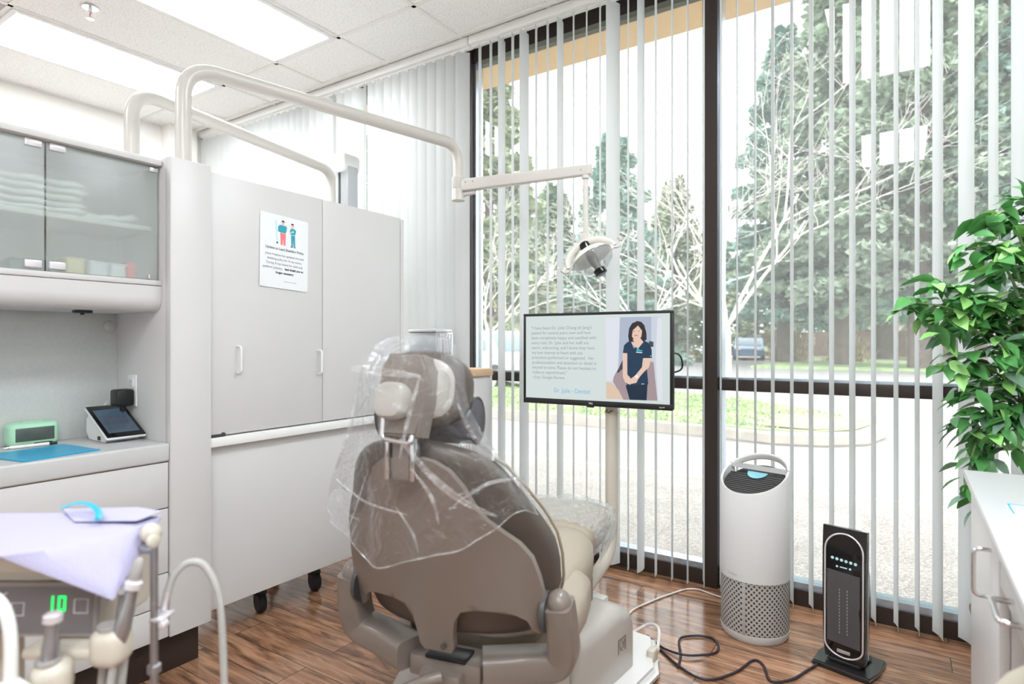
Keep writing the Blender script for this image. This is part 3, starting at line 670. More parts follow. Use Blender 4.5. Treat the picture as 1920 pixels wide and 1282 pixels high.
b = bm_new(); lathe(b, [(.01, -.046), (.024, -.046), (.026, -.060), (.026, -.082), (.02, -.088), (.004, -.088)], 20, hd, ax); obj('rear_knob', b, 'black_gloss', t)
for s in (-1, 1):
    b = bm_new(); tube(b, smooth_path([H(s*.112, 0, .0), H(s*.135, 0, .012), H(s*.155, 0, .004), H(s*.168, 0, -.022)]), .0065, 10)
    lathe(b, [(.004, 0), (.013, .002), (.013, .014), (.004, .016)], 14, H(s*.108, -.008, 0), vv_); tube(b, [H(s*.168, -.018, -.034), H(s*.168, .018, -.012)], .0085, 10); obj('lamp_handle', b, 'pipe_cream', t)
t = thing('pipe_arm', 'second cream overhead pipe farther left, curving over the next bay', 'pipe', (-2.765, 1.235, 1.867))
b = bm_new(); pipe(b, [(-2.765, 1.235, 1.866), (-2.765, 1.235, 2.28), (-3.03, 2.53, 2.28), (-3.03, 2.53, 2.03)]); obj('overhead_pipe', b, 'pipe_cream', t, smooth=60)
b = bm_new(); lathe(b, [(.012, 0), (.036, 0), (.036, .125), (.012, .128)], 24, (-3.03, 2.53, 1.94)); obj('swivel_joint', b, 'pipe_cream', t)

# ================================================================ DENTAL CHAIR
CX, CY, CYAW = -.973, 1.185, 13.6
chair = thing('dental_chair', 'taupe leather dental chair seen from behind, tilted back', 'chair', (CX, CY, 0), CYAW)
PZ = .545; TL = math.tan(R(17))
def CH(u, t, z): return V((u, t, z))              # chair frame: u right, t forward, z up
def bulge(u): return .085*(1-min(1., (u/.27)**2))
def interp(tab, x):
    if x <= tab[0][0]: return tab[0][1]
    for (a, p), (c, q) in zip(tab, tab[1:]):
        if x <= c: return p+(q-p)*(x-a)/(c-a)
    return tab[-1][1]
# back shell: bell-shaped plate with two side lobes and a middle spine foot
half = [(-.052, .40), (.020, .404), (.062, .394), (.095, .372), (.120, .334), (.138, .290), (.160, .256), (.192, .226), (.222, .198), (.245, .160), (.256, .110), (.263, .05), (.266, .0), (.258, -.03), (.246, -.042), (.232, -.032), (.222, -.004), (.20, .012), (.16, .022), (.11, .026), (.075, .018), (.056, -.010), (.048, -.05), (.046, -.085), (.036, -.10)]
poly = [(u, z) for u, z in half[1:]]+[(-u, z) for u, z in reversed(half[1:])]
def shell_map(a, c, h): return CH(a, -TL*c-bulge(a)*(1-.0)+(.10*max(0, -c-.03)*6*.0)+h, PZ+c)
b = bm_new(); sheet(b, poly, shell_map, -.016, .004, .018)
rim = [e for e in b.edges if len(e.link_faces) == 2 and e.calc_face_angle(0) > 1.0]
bmesh.ops.bevel(b, geom=rim, offset=.006, segments=2, affect='EDGES')
sh = obj('back_shell', b, 'chair_plastic', chair, local=True, smooth=55)
b = bm_new(); lathe(b, [(.007, 0), (.007, .006)], 12, (.026, -.085-.022+TL*.07+.0, PZ-.075), (0, -1, 0)); obj('screw_cap', b, 'dark_grey', sh, local=True)
# back cushion
WT = [(-.06, .235), (-.02, .275), (.05, .296), (.12, .298), (.18, .290), (.25, .260), (.31, .228), (.36, .196), (.395, .154), (.415, .11), (.425, .07)]
def cush(z, wsc, n0, n1, N=40, p=3.2):
    w_ = interp(WT, z)*wsc; ring = []
    for k in range(N):
        q = 2*math.pi*k/N; f = lambda x: math.copysign(abs(x)**(2/p), x)
        u = w_*f(math.cos(q))-.024; n = (n0+n1)/2+(n1-n0)/2*f(math.sin(q))
        wing = .035*max(0, (abs(u)/.3)**3)*(1 if n > .05 else .4)
        ring.append(CH(u, -TL*z-bulge(u)+n+wing, PZ+z))
    return ring
b = bm_new(); zs = [-.06, -.045, -.02]+[.02+.03*k for k in range(13)]+[.40, .415, .424]
rs = [cush(zs[0]-.004, .80, .05, .075)]+[cush(z, 1, .012+.012*(z < -.03)+.01*(z > .41), .118-.02*(z < -.03)-.03*(z > .41)) for z in zs]+[cush(.430, .6, .05, .075)]
rings(b, rs); obj('back_cushion', b, 'leather_shaded', chair, local=True, smooth=70)
b = bm_new()   # piping seam along the front rim
for s in (-1, 1):
    tube(b, [CH(s*(interp(WT, z)*.985+.004)-.024, -TL*z-bulge(interp(WT, z))+.095+.03*(interp(WT, z)/.3)**3, PZ+z) for z in [-.04+.02*k for k in range(22)]], .004, 8); obj('seam_piping', b, 'leather', chair, local=True); b = bm_new()
# front face of the back cushion keeps the unshaded leather tone: pad set into the rim
b = bm_new()
rs = []
for z in [-.02+.03*k for k in range(14)]:
    w_ = interp(WT, z)*.90; r_ = []
    for k in range(17):
        u = -w_+2*w_*k/16; r_.append(CH(u-.024, -TL*z-bulge(u)+.117+.028*(abs(u)/.3)**3+.006*(1-(u/w_)**2), PZ+z))
    rs.append(r_)
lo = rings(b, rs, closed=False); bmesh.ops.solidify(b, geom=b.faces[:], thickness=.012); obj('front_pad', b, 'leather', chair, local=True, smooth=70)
# headrest: link bars, plate, pad, knob
b = bm_new(); bx(b, -.022, .022, -.245, -.228, .90, 1.02, .004); bx(b, -.030, .030, -.240, -.222, .915, .945, .005); obj('headrest_link', b, 'chair_plastic', chair, local=True)
b = bm_new(); bx(b, -.036, -.026, -.252, -.222, .90, 1.05, .003); bx(b, .026, .036, -.252, -.222, .90, 1.0, .003); tube(b, arc_path([CH(-.036, -.255, 1.045), CH(-.036, -.262, .992), CH(.034, -.262, .985), CH(.034, -.255, 1.0)], .015), .006, 10); obj('lock_bracket', b, 'chrome', chair, local=True)
b = bm_new(); bx(b, -.034, .034, -.236, -.20, .945, 1.01, .004); obj('pivot_block', b, 'black_plastic', chair, local=True)
tiltm = Matrix.Translation(V((0, -.20, 1.083))) @ Matrix.Rotation(R(-12), 4, 'X')
def HP(b): bmesh.ops.transform(b, matrix=tiltm, verts=b.verts); return b
b = bm_new(); prism(b, [(-.048, -.095), (.048, -.095), (.058, -.02), (.056, .055), (.040, .085), (-.040, .085), (-.056, .055), (-.058, -.02)], lambda a, c, h: V((a, h, c)), -.045, .02, .006); plate = obj('headrest_bracket', HP(b), 'chair_plastic', chair, local=True)
b = bm_new(); rs = [[V((-.006+.038*k*math.copysign(abs(math.cos(q))**.7, math.cos(q)), y, -.022+.040*k*math.copysign(abs(math.sin(q))**.7, math.sin(q)))) for q in [2*math.pi*i/28 for i in range(28)]] for y, k in ((-.045, .92), (-.060, 1.), (-.078, .97), (-.086, .86), (-.089, .6))]
rings(b, rs); obj('headrest_knob', HP(b), 'chair_plastic_light', plate, local=True)
def pad(b, W, Hh, y0, y1, N=36, p=2.7, bow=.03):
    rs = []
    for y, k in ((y0, .90), (y0+.010, .985), ((y0+y1)/2, 1.0), (y1-.012, .985), (y1, .90), (y1+.004, .6)):
        rs.append([V((W*k*math.copysign(abs(math.cos(q))**(2/p), math.cos(q)), y+bow*(math.cos(q)*k)**2, Hh*k*math.copysign(abs(math.sin(q))**(2/p), math.sin(q))+.0)) for q in [2*math.pi*i/N for i in range(N)]])
    rings(b, rs)
b = bm_new(); pad(b, .110, .088, .02, .085); bmesh.ops.translate(b, verts=b.verts, vec=(0, 0, .02)); obj('headrest_pad', HP(b), 'leather_shaded', chair, local=True, smooth=70)
b = bm_new(); pad(b, .092, .072, .004, .03); bmesh.ops.translate(b, verts=b.verts, vec=(0, 0, .016)); obj('headrest_back_plate', HP(b), 'chair_plastic_light', chair, local=True, smooth=60)
# seat and leg rest
def sec(t, w_, z0, z1, N=32, p=3.4, crown=0.):
    f = lambda x: math.copysign(abs(x)**(2/p), x)
    return [CH(w_*f(math.cos(q)), t+.10*(0 if t > .3 else 1)*(abs(math.cos(q))**2)*(.3-t)/.25, (z0+z1)/2+(z1-z0)/2*f(math.sin(q))+crown*math.sin(q)*(abs(math.cos(q))**2)) for q in [2*math.pi*i/N for i in range(N)]]
b = bm_new()
S = [(.055, .20, .400, .435), (.065, .235, .380, .455), (.10, .264, .372, .465), (.18, .286, .366, .476), (.30, .288, .362, .496), (.40, .280, .362, .512), (.43, .262, .37, .505), (.445, .22, .39, .48)]
rings(b, [sec(t, w_, a, c, p=4.2, crown=.006) for t, w_, a, c in S]); obj('seat_cushion', b, 'leather', chair, local=True, smooth=60)
b = bm_new()
S = [(.24, .18, .40, .48), (.25, .215, .385, .502), (.34, .236, .37, .522), (.46, .250, .365, .540), (.56, .250, .368, .552), (.64, .236, .375, .550), (.70, .210, .385, .536), (.745, .192, .395, .524), (.755, .16, .41, .50)]
rings(b, [sec(t, w_, a, c, crown=.016) for t, w_, a, c in S]); obj('leg_rest', b, 'leather', chair, local=True, smooth=70)
b = bm_new(); S = [(.735, .16, .41, .50), (.75, .188, .398, .520), (.85, .205, .385, .520), (1.0, .212, .380, .515), (1.12, .205, .380, .512), (1.19, .18, .385, .505), (1.215, .14, .40, .49)]
rings(b, [sec(t, w_, a, c) for t, w_, a, c in S]); obj('foot_rest', b, 'leather', chair, local=True, smooth=70)
b = bm_new(); tube(b, [CH(-.20, .50, .425), CH(-.27, .30, .415), CH(-.274, .15, .42)], .006, 8); tube(b, [CH(.20, .50, .425), CH(.27, .30, .415), CH(.274, .15, .42)], .006, 8); obj('seat_seam', b, 'leather_shaded', chair, local=True)
# yoke with two upright arms
YP = [(-.288, .0, .575), (-.294, .012, .50), (-.284, .03, .425), (-.20, .02, .405), (-.10, -.02, .400)]
for s in (-1, 1):
    b = bm_new(); pth = smooth_path([CH(s*abs(u), t, z) for u, t, z in YP], 6)
    tube(b, pth, [.040+.006*i/len(pth) for i in range(len(pth))], 24, sx=1.0, sy=.82, ref=(0, 1, 0), p=5); ball(b, CH(s*.288, 0, .575), .034, .92, 1, 1, 16)
    ya = obj('yoke_arm', b, 'chair_plastic', chair, local=True, smooth=60)
    b = bm_new(); lathe(b, [(.01, 0), (.046, 0), (.048, .004), (.048, .012), (.01, .012)], 24, CH(s*.264-(.0 if s > 0 else .0), -.006, .555), (-s, 0, 0)); obj('pivot_disc', b, 'dark_grey', ya, local=True)
b = bm_new(); bx(b, -.10, .10, -.035, .055, .352, .405, .008); bx(b, -.055, .055, -.065, .03, .345, .385, .006); hub = obj('yoke_hub', b, 'chair_plastic', chair, local=True)
b = bm_new(); bx(b, -.05, .06, -.04, .02, .4052, .415, .002); obj('hub_recess', b, 'black_plastic', hub, local=True)
b = bm_new(); tube(b, smooth_path([CH(.015, -.075, .388), CH(-.03, -.10, .378), CH(-.10, -.135, .352)], 5), [.016]*5+[.013]*5+[.012], 12); ball(b, CH(-.10, -.135, .352), .0135, n=12); obj('release_lever', b, 'chair_plastic', chair, local=True)
# base: pump cover, rear cover, floor plate, lift arm (world aligned, +y turned 5 degrees to the right)
BM = Matrix.Translation(V((-1.075, 1.62, 0))) @ Matrix.Rotation(R(-4.8), 4, 'Z')
def bw(b): bmesh.ops.transform(b, matrix=BM, verts=b.verts); return b
def cover(prof, hw, bev):
    b = bm_new(); n = len(prof)
    lo = [b.verts.new((-hw, s, z)) for s, z in prof]; hi = [b.verts.new((hw, s, z)) for s, z in prof]
    b.faces.new(lo); b.faces.new(hi[::-1])
    for i in range(n): b.faces.new((lo[i], lo[(i+1) % n], hi[(i+1) % n], hi[i]))
    bmesh.ops.bevel(b, geom=[e for e in b.edges if not all(v.co.z < .09 for v in e.verts)], offset=bev, segments=5, affect='EDGES', profile=.5); return bw(b)
pc = obj('pump_cover', cover([(.05, .052), (.44, .052), (.44, .20), (.405, .262), (.33, .280), (.05, .268)], .232, .045), 'chair_plastic_light', chair, smooth=60)
b = bm_new()   # raised square emblem on the cover side
bx(b, .2325, .2335, .295, .30, .135, .185); bx(b, .2325, .2335, .345, .35, .135, .185); bx(b, .2325, .2335, .295, .35, .18, .185)
tube(b, [V((.233, .318+.012*math.cos(q), .162+.012*math.sin(q))) for q in [2*math.pi*i/16 for i in range(17)]], .0015, 6); tube(b, [V((.233, .335, .145)), V((.233, .338, .175))], .0015, 6); tube(b, [V((.233, .308, .15)), V((.233, .326, .14))], .0015, 6)
obj('emblem', bw(b), 'chair_plastic', pc)
obj('rear_cover', cover([(-.36, .052), (.046, .052), (.046, .262), (-.12, .245), (-.30, .20), (-.36, .14)], .215, .04), 'chair_plastic_light', chair, smooth=60)
b = bm_new(); prism(b, [(-.27, -.50), (.27, -.50), (.31, -.40), (.31, .45), (.20, .66), (-.20, .66), (-.31, .45), (-.31, -.40)], lambda a, c, h: V((a, c, h)), 0, .051, .02); obj('floor_plate', bw(b), 'base_white', chair)
b = bm_new(); bx(b, -.11, .11, -.05, .35, .2, .372, .02); obj('lift_column', bw(b), 'chair_plastic', chair)
# neck bolster
nb = thing('neck_pillow', 'dark grey cylindrical neck pillow under the headrest in plastic', 'pillow', (CX, CY, .96), CYAW)
b = bm_new(); pts = [(-.150, .9), (-.145, 1), (-.06, 1.04), (.04, 1.04), (.103, 1), (.108, .9)]
rs = [[V((x, -.075+.046*k*math.cos(q)+.3*abs(x)**2, .055+.056*k*math.sin(q)-.02*x)) for q in [2*math.pi*i/24 for i in range(24)]] for x, k in pts]
rings(b, rs); obj('pillow_body', b, 'bolster', nb, local=True, smooth=60)
for s in (-.148, .106):
    b = bm_new(); tube(b, [V((s, -.075+.045*math.cos(q)+.3*s**2, .055+.055*math.sin(q)-.02*s)) for q in [2*math.pi*i/24 for i in range(25)]], .003, 6); obj('piping', b, 'dark_grey', nb, local=True)

# ---------------------------------------------------------------- plastic covers
rnd = random.Random(11)
def wr(th, z, ph):
    return .5*math.sin(5*th+ph+z*9)+.35*math.sin(11*th-z*16+2*ph)+.25*math.sin(19*th+z*31+ph)
bag = thing('plastic_cover', 'clear crinkled plastic bag draped over headrest and upper backrest', 'cover', (CX, CY, .74), CYAW)
b = bm_new(); N = 120; rs = []
prof = [(1.214, -.175, .035, .030), (1.209, -.175, .068, .055), (1.194, -.18, .092, .085), (1.15, -.19, .112, .108), (1.10, -.19, .121, .116), (1.05, -.185, .132, .118), (1.0, -.165, .154, .120), (.95, -.140, .188, .130), (.90, -.115, .222, .140), (.87, -.10, .240, .146), (.84, -.088, .252, .152), (.815, -.078, .262, .156)]
fine = []
for i in range(len(prof)-1):
    for k in range(5): fine.append([prof[i][j]+(prof[i+1][j]-prof[i][j])*k/5 for j in range(4)])
fine.append(prof[-1])
for i, (z, t0, ru, rt) in enumerate(fine):
    r_ = []; amp = (.003+.012*min(1, i/40))
    for k in range(N):
        th = 2*math.pi*k/N; d = amp*wr(th, z, .7)*(.45+.55*abs(math.sin(th)))
        rear = max(0, -math.sin(th)); dz = -(.075*rear**2+.012*math.sin(3*th)+.01*math.sin(7*th+1))*(i/len(fine))**2
        u = (ru+d)*math.cos(th)-.012*(i/len(fine)); rt2 = rt+.03*max(0, (i/len(fine)-.55))*rear*4
        t = t0+(rt2+d)*math.sin(th)-TL*0
        r_.append(V((u, t, z-.74+dz)))
    rs.append(r_)
vs = rings(b, rs, cap=False); c0 = b.verts.new((0, -.175, 1.216-.74))
b.verts.ensure_lookup_table()
top = [b.verts[i] for i in range(N)]; hemring = [v.copy() for v in rs[-1]]
for i in range(N): b.faces.new((top[(i+1) % N], top[i], c0))
obj('film', b, 'plastic_film', bag, local=True, smooth=50)
b = bm_new(); tube(b, hemring+hemring[:1], .0016, 6, cap=False); obj('hem', b, 'foot_film', bag, local=True, smooth=60)
# folded creases on the film, milkier tubes added to give it highlights
for (pts, wd) in (([(-.09, -.300, 1.145), (-.02, -.310, 1.14), (.075, -.295, 1.130)], .009), ([(.075, -.295, 1.130), (.055, -.305, 1.05), (.03, -.30, .96)], .005), ([(.03, -.30, 1.0), (.09, -.285, .93), (.15, -.25, .87), (.205, -.20, .83)], .008),
                  ([(-.11, -.25, 1.08), (-.14, -.245, .98), (-.20, -.20, .90)], .006), ([(.05, -.29, .94), (.09, -.275, .88), (.10, -.26, .82)], .004), ([(.12, -.22, 1.08), (.15, -.20, 1.0), (.19, -.15, .94)], .005), ([(-.14, -.28, .90), (-.06, -.29, .86), (.04, -.285, .84)], .003), ([(-.05, -.30, .92), (-.09, -.28, .84), (-.12, -.265, .79)], .003), ([(.02, -.30, .86), (.05, -.28, .80), (.06, -.275, .76)], .003), ([(-.20, -.20, .86), (-.14, -.26, .83), (-.08, -.28, .815)], .0035), ([(.13, -.25, .86), (.19, -.21, .90), (.235, -.14, .90)], .004), ([(.22, -.14, .92), (.25, -.12, .86), (.262, -.10, .82)], .005)):
    b = bm_new(); p_ = smooth_path([V((u, t, z-.74)) for u, t, z in pts], 6); tube(b, p_, [wd*(.3+.7*math.sin(math.pi*i/(len(p_)-1))) for i in range(len(p_))], 8, sx=1, sy=.35); obj('crease', b, 'foot_film', bag, local=True, smooth=60)
fc = thing('plastic_cover', 'clear wrinkled plastic sleeve over the foot end of the dental chair', 'cover', (CX, CY, .38), CYAW)
b = bm_new(); rs = []; N = 96
for i in range(33):
    s = i/32; t = .80+.44*s
    w_ = interp([(.80, .205), (.95, .226), (1.12, .222), (1.19, .198), (1.225, .160), (1.24, .09)], t); zt = interp([(.80, .530), (1.0, .530), (1.12, .528), (1.19, .522), (1.24, .48)], t); zb = interp([(.80, .375), (1.0, .360), (1.15, .362), (1.24, .42)], t)
    r_ = []
    for k in range(N):
        q = 2*math.pi*k/N; f = lambda x: math.copysign(abs(x)**.62, x); d = .0035*math.sin(40*q*.5+9*s)+.003*math.sin(26*q-30*s)+.002*math.sin(70*q+12*s)
        r_.append(V(((w_+d)*f(math.cos(q)), t+.006*math.sin(6*q), (zt+zb)/2+((zt-zb)/2+d)*f(math.sin(q))-.38)))
    rs.append(r_)
rings(b, rs, cap=False)
for k in range(14):
    t = .82+.026*k; tube(b, smooth_path([V((.206+.012*math.sin(k), t, .115)), V((.226, t+.012, .06+.01*math.sin(k*2))), V((.215, t+.02, -.01))], 4), .0016, 6)
tube(b, smooth_path([V((.2, 1.22, .10)), V((.19, 1.245, .02)), V((.17, 1.21, -.10))], 5), .002, 6)
obj('film', b, 'foot_film', fc, local=True, smooth=50)

# ================================================================ TELEVISION
tv = thing('television', 'flat television on a pole showing a patient review and portrait', 'television', (-1.20, 2.51, .905), 3.4)
TW, TH = .73, .432
b = bm_new(); bx(b, -TW/2, TW/2, -.018, .012, 0, TH, .006); bx(b, -TW*.36, TW*.36, .010, .038, .04, TH*.8, .01); obj('case', b, 'black_plastic', tv, local=True)
b = bm_new(); y = -.0195
for a in ((-TW/2, TW/2, TH-.013, TH), (-TW/2, TW/2, 0, .026), (-TW/2, -TW/2+.013, .026, TH-.013), (TW/2-.013, TW/2, .026, TH-.013)): bx(b, a[0], a[1], -.021, -.0175, a[2], a[3], .0015)
bx(b, -.032, .004, -.022, -.018, -.006, .002, .001); bez = obj('bezel', b, 'black_plastic', tv, local=True)
SX0, SX1, SZ0, SZ1 = -TW/2+.013, TW/2-.013, .026, TH-.013
b = bm_new(); bx(b, SX0, SX1, -.0188, -.0172, SZ0, SZ1); scn = obj('screen', b, 'scr_bg', tv, local=True)
def Q(px, py, h=0.):       # photo-of-the-screen coordinates -> screen plane
    a = (px-258)/1427; tp = 165-7*a; bt = 970+95*a
    return V((SX0+(SX1-SX0)*a, -.0190-h, SZ1-(SZ1-SZ0)*(py-tp)/(bt-tp)))
def sshape(name, m, polys, lev, parent=None):
    b = bm_new()
    for p in polys:
        vs = [b.verts.new(Q(x, y_, lev*.0001)) for x, y_ in p]; b.faces.new(vs)
    bmesh.ops.solidify(b, geom=b.faces[:], thickness=.00005); return obj(name, b, m, parent or scn, local=True, smooth=0)
rev = ['"I have been Dr. Julie Chang-ah Jang\'s', 'patient for several years now and have', 'been completely happy and satisfied with', 'every visit. Dr. Julie and her staff are', 'warm, welcoming, and I know they have', 'my best interest at heart with any', 'procedure performed or suggested.  Her', 'professionalism and attention to detail is', 'second to none. Please do not hesitate to', 'make an appointment."', '~Lisa, Google Review']
b = bm_new()
wid = [640, 628, 680, 602, 662, 540, 655, 672, 668, 375, 345]
for i, s in enumerate(rev):
    k0 = len(b.verts); o_ = Q(316+1.6*i, 296+48.6*i, .0003)
    text_bm(b, s, .0205, lambda a, c: V((a, -.0195, c))); b.verts.ensure_lookup_table()
    vs = b.verts[k0:]; mx_ = max(v.co.x for v in vs); tw = (SX1-SX0)*wid[i]/1427
    for v in vs: v.co = V((v.co.x*tw/mx_+o_.x, o_.y, v.co.z+o_.z))
obj('lettering', b, 'scr_text', scn, local=True, smooth=0)
b = bm_new(); o_ = Q(752, 938, .0003); text_bm(b, 'Dr. Julie - Dentist', .0300, lambda a, c: V((o_.x+a*.86, o_.y, o_.z+c)), 'CENTER'); obj('name_lettering', b, 'scr_blue', scn, local=True, smooth=0)
def el(cx, cy, rx, ry, n=22, a0=0, a1=360): return [(cx+rx*math.cos(R(a0+(a1-a0)*i/n)), cy+ry*math.sin(R(a0+(a1-a0)*i/n))) for i in range(n+(0 if a1-a0 == 360 else 1))]
ph = sshape('picture', 'scr_wall', [[(1090, 190), (1612, 190), (1626, 1030), (1098, 1000)]], 1)
sshape('picture_detail', 'scr_wall2', [[(1230, 190), (1520, 190), (1520, 640), (1300, 640), (1220, 700)], [(1258, 200), (1300, 200), (1300, 225), (1258, 225)]], 2, ph)
sshape('picture_detail', 'scr_floor', [[(1175, 745), (1230, 720), (1300, 620), (1540, 640), (1575, 1024), (1262, 1012), (1165, 830)]], 3, ph)
sshape('picture_detail', 'scr_door', [[(1575, 200), (1612, 200), (1624, 1026), (1580, 1024), (1560, 600)], [(1090, 190), (1230, 190), (1210, 700), (1150, 830), (1098, 830)]], 4, ph)
sshape('picture_detail', 'scr_table', [[(1100, 828), (1140, 838), (1215, 910), (1262, 1008), (1098, 1000)]], 5, ph)
sshape('picture_detail', 'scr_dark', [[(1200, 735), (1300, 520), (1320, 640), (1215, 745)], [(1500, 430), (1540, 440), (1540, 490), (1500, 490)]], 5, ph)
pf = sshape('portrait_hair', 'scr_hair', [[(1394, 230), (1430, 240), (1458, 275), (1476, 350), (1478, 415), (1455, 432), (1430, 440), (1360, 446), (1316, 430), (1308, 380), (1318, 300), (1345, 252)]], 7, ph)
sshape('portrait_skin', 'scr_skin', [el(1388, 345, 52, 72), [(1362, 400), (1420, 400), (1450, 440), (1400, 505), (1355, 470), (1340, 440)], [(1256, 545), (1300, 550), (1300, 760), (1345, 820), (1325, 862), (1280, 840), (1258, 780)], [(1446, 600), (1522, 600), (1500, 680), (1420, 780), (1380, 845), (1335, 852), (1312, 820), (1375, 770), (1436, 690)]], 8, ph)
sshape('portrait_top', 'scr_navy', [[(1330, 425), (1300, 440), (1270, 470), (1258, 548), (1292, 558), (1296, 760), (1330, 790), (1290, 850), (1300, 870), (1480, 868), (1494, 860), (1480, 700), (1500, 606), (1525, 604), (1524, 520), (1505, 455), (1455, 425), (1362, 503)]], 7.5, ph)
sshape('portrait_trousers', 'scr_navy2', [[(1284, 868), (1486, 866), (1478, 1020), (1322, 1012)]], 7.2, ph)
sshape('portrait_hands', 'scr_skin', [[(1446, 600), (1522, 602), (1500, 690), (1410, 785), (1385, 845), (1335, 855), (1312, 822), (1378, 768), (1436, 690)], [(1262, 700), (1296, 700), (1302, 765), (1346, 822), (1328, 864), (1282, 842)]], 9, ph)
sshape('portrait_fringe', 'scr_hair', [[(1340, 300), (1352, 262), (1388, 238), (1425, 250), (1445, 310), (1438, 330), (1400, 275), (1352, 320), (1340, 400), (1366, 440), (1320, 430), (1312, 360)], [(1438, 320), (1462, 320), (1476, 410), (1448, 428), (1430, 400)]], 9, ph)
sshape('portrait_face', 'scr_hair', [el(1362, 330, 9, 2.5, 10), el(1408, 332, 9, 2.5, 10)], 9.5, ph); sshape('portrait_mouth', 'scr_lip', [el(1382, 374, 18, 6, 12)], 9.5, ph)
sshape('portrait_badge', 'scr_cyan', [[(1388, 505), (1410, 505), (1410, 518), (1440, 522), (1440, 533), (1384, 528)]], 9.5, ph); sshape('portrait_badge', 'scr_white', [[(1382, 535), (1438, 541), (1438, 550), (1382, 544)], el(1386, 782, 15, 18, 12), [(1432, 854), (1456, 854), (1456, 860), (1432, 860)], el(1515, 580, 4, 6, 8)], 9.5, ph)
b = bm_new(); text_bm(b, 'TCL', .0105, lambda a, c: V((-.012+a*1.1, -.0213, .0095+c)), 'CENTER', .0004); text_bm(b, 'Roku TV', .0065, lambda a, c: V((.318+a, -.0213, .0095+c)), 'CENTER', .0003); obj('logo', b, 'hinge_metal', bez, local=True, smooth=0)
b = bm_new(); tube(b, smooth_path([V((.33, .03, .25)), V((.375, .04, .24)), V((.388, .05, .20)), V((.375, .05, .17)), V((.32, .035, .155))]), .004, 8); obj('cable', b, 'black_plastic', tv, local=True)
tp = thing('television_pole', 'beige round pole carrying the television, rising behind the chair foot', 'pole', (-1.15, 2.585, 0))
b = bm_new(); tube(b, arc_path([(-1.15, 2.585, 1.20), (-1.15, 2.585, .22), (-1.16, 2.24, .10)], .16, 10), .029, 20); lathe(b, [(.029, 0), (.033, .002), (.033, .012), (.029, .014)], 20, (-1.15, 2.585, .865)); obj('pole', b, 'unit_beige', tp, smooth=60)
b = bm_new(); bx(b, -1.20, -1.10, 2.553, 2.60, 1.04, 1.18, .005); bx(b, -1.24, -1.06, 2.552, 2.560, 1.0, 1.22, .002); obj('bracket', b, 'black_plastic', tp)
b = bm_new(); bx(b, -1.22, -1.08, 2.25, 2.40, 0, .10, .01); obj('foot', b, 'base_white', tp)
b = bm_new(); tube(b, smooth_path([(-1.135, 2.558, .885), (-1.150, 2.552, .872), (-1.165, 2.556, .880), (-1.155, 2.551, .888)]), .002, 6); obj('cable_tie', b, 'black_plastic', tp)

# ================================================================ AIR PURIFIER
def perf_mat(name, base, dark, nu, nz, thr, cyl=True):
    m, nt, p, N, L = nodes(name); tc = N('ShaderNodeTexCoord'); sp = N('ShaderNodeSeparateXYZ'); L(tc.outputs['Object'], sp.inputs[0])
    def mth(op, a, b_=None):
        n = N('ShaderNodeMath'); n.operation = op
        for i, v in enumerate((a, b_)):
            if v is None: continue
            if isinstance(v, (int, float)): n.inputs[i].default_value = v
            else: L(v, n.inputs[i])
        return n.outputs[0]
    u = mth('MULTIPLY', mth('ARCTAN2', sp.outputs[1], sp.outputs[0]), nu) if cyl else mth('MULTIPLY', sp.outputs[0], nu)
    v = mth('MULTIPLY', sp.outputs[2], nz)
    s = mth('GREATER_THAN', mth('MULTIPLY', mth('SINE', u), mth('SINE', v)), thr)
    mx = N('ShaderNodeMix'); mx.data_type = 'RGBA'; mx.inputs['A'].default_value = (*lin(base), 1); mx.inputs['B'].default_value = (*lin(dark), 1); L(s, mx.inputs['Factor'])
    L(mx.outputs['Result'], p.inputs['Base Color']); p.inputs['Roughness'].default_value = .5; M[name] = m
perf_mat('perforated', (176, 172, 168), (60, 54, 52), 42, 290, .26)
perf_mat('heater_mesh', (96, 94, 96), (22, 22, 24), 1100, 1100, .1, False)
AP = V((-.527, 2.624, 0)); AR = .135
ap = thing('air_purifier', 'tall white cylindrical air purifier with slanted top and grey grille', 'air purifier', AP)
LOW = R(-104)          # direction in which the slanted top is lowest
def ztop(th, r=AR): return .658-.062*math.cos(th-LOW)*r/AR
b = bm_new(); lathe(b, [(.10, 0), (AR-.012, 0), (AR-.004, .012), (AR-.002, .034), (AR-.012, .036), (.05, .036)], 64); obj('base_ring', b, 'purifier_white', ap, local=True)
b = bm_new(); lathe(b, [(AR-.012, .036), (AR-.003, .037), (AR-.003, .242), (AR-.012, .243)], 64); gr = obj('grille', b, 'perforated', ap, local=True)
b = bm_new(); bx(b, -.006, .006, -AR-.0005, -AR+.006, .037, .242, .001, rot=rz(-6), piv=V((0, 0, 0))); obj('grille_rib', b, 'grille_grey', gr, local=True)
b = bm_new(); N = 72; TH_ = .011
def wall_rings(zf0, zf1, ths, closed=True):
    rs = []
    for th in ths:
        c_, s_ = math.cos(th), math.sin(th); z0, z1 = zf0(th), zf1(th)
        rs.append([V((AR*c_, AR*s_, z0)), V((AR*c_, AR*s_, z1-.006)), V(((AR-.003)*c_, (AR-.003)*s_, z1)), V(((AR-TH_)*c_, (AR-TH_)*s_, z1-.003)), V(((AR-TH_)*c_, (AR-TH_)*s_, z0))])
    return rs
ths = [LOW+2*math.pi*k/N for k in range(N+1)]
def zw(th):       # wall top, dropping away under the handle at the back
    a = abs(math.atan2(math.sin(th-LOW), math.cos(th-LOW))); k = min(1, max(0, (a-R(112))/R(10)))
    return ztop(th)*(1-k)+(.585)*k
rings(b, wall_rings(lambda t: .2435, zw, ths), cap=False); bmesh.ops.remove_doubles(b, verts=b.verts, dist=1e-5)
obj('housing', b, 'purifier_white', ap, local=True, smooth=50)
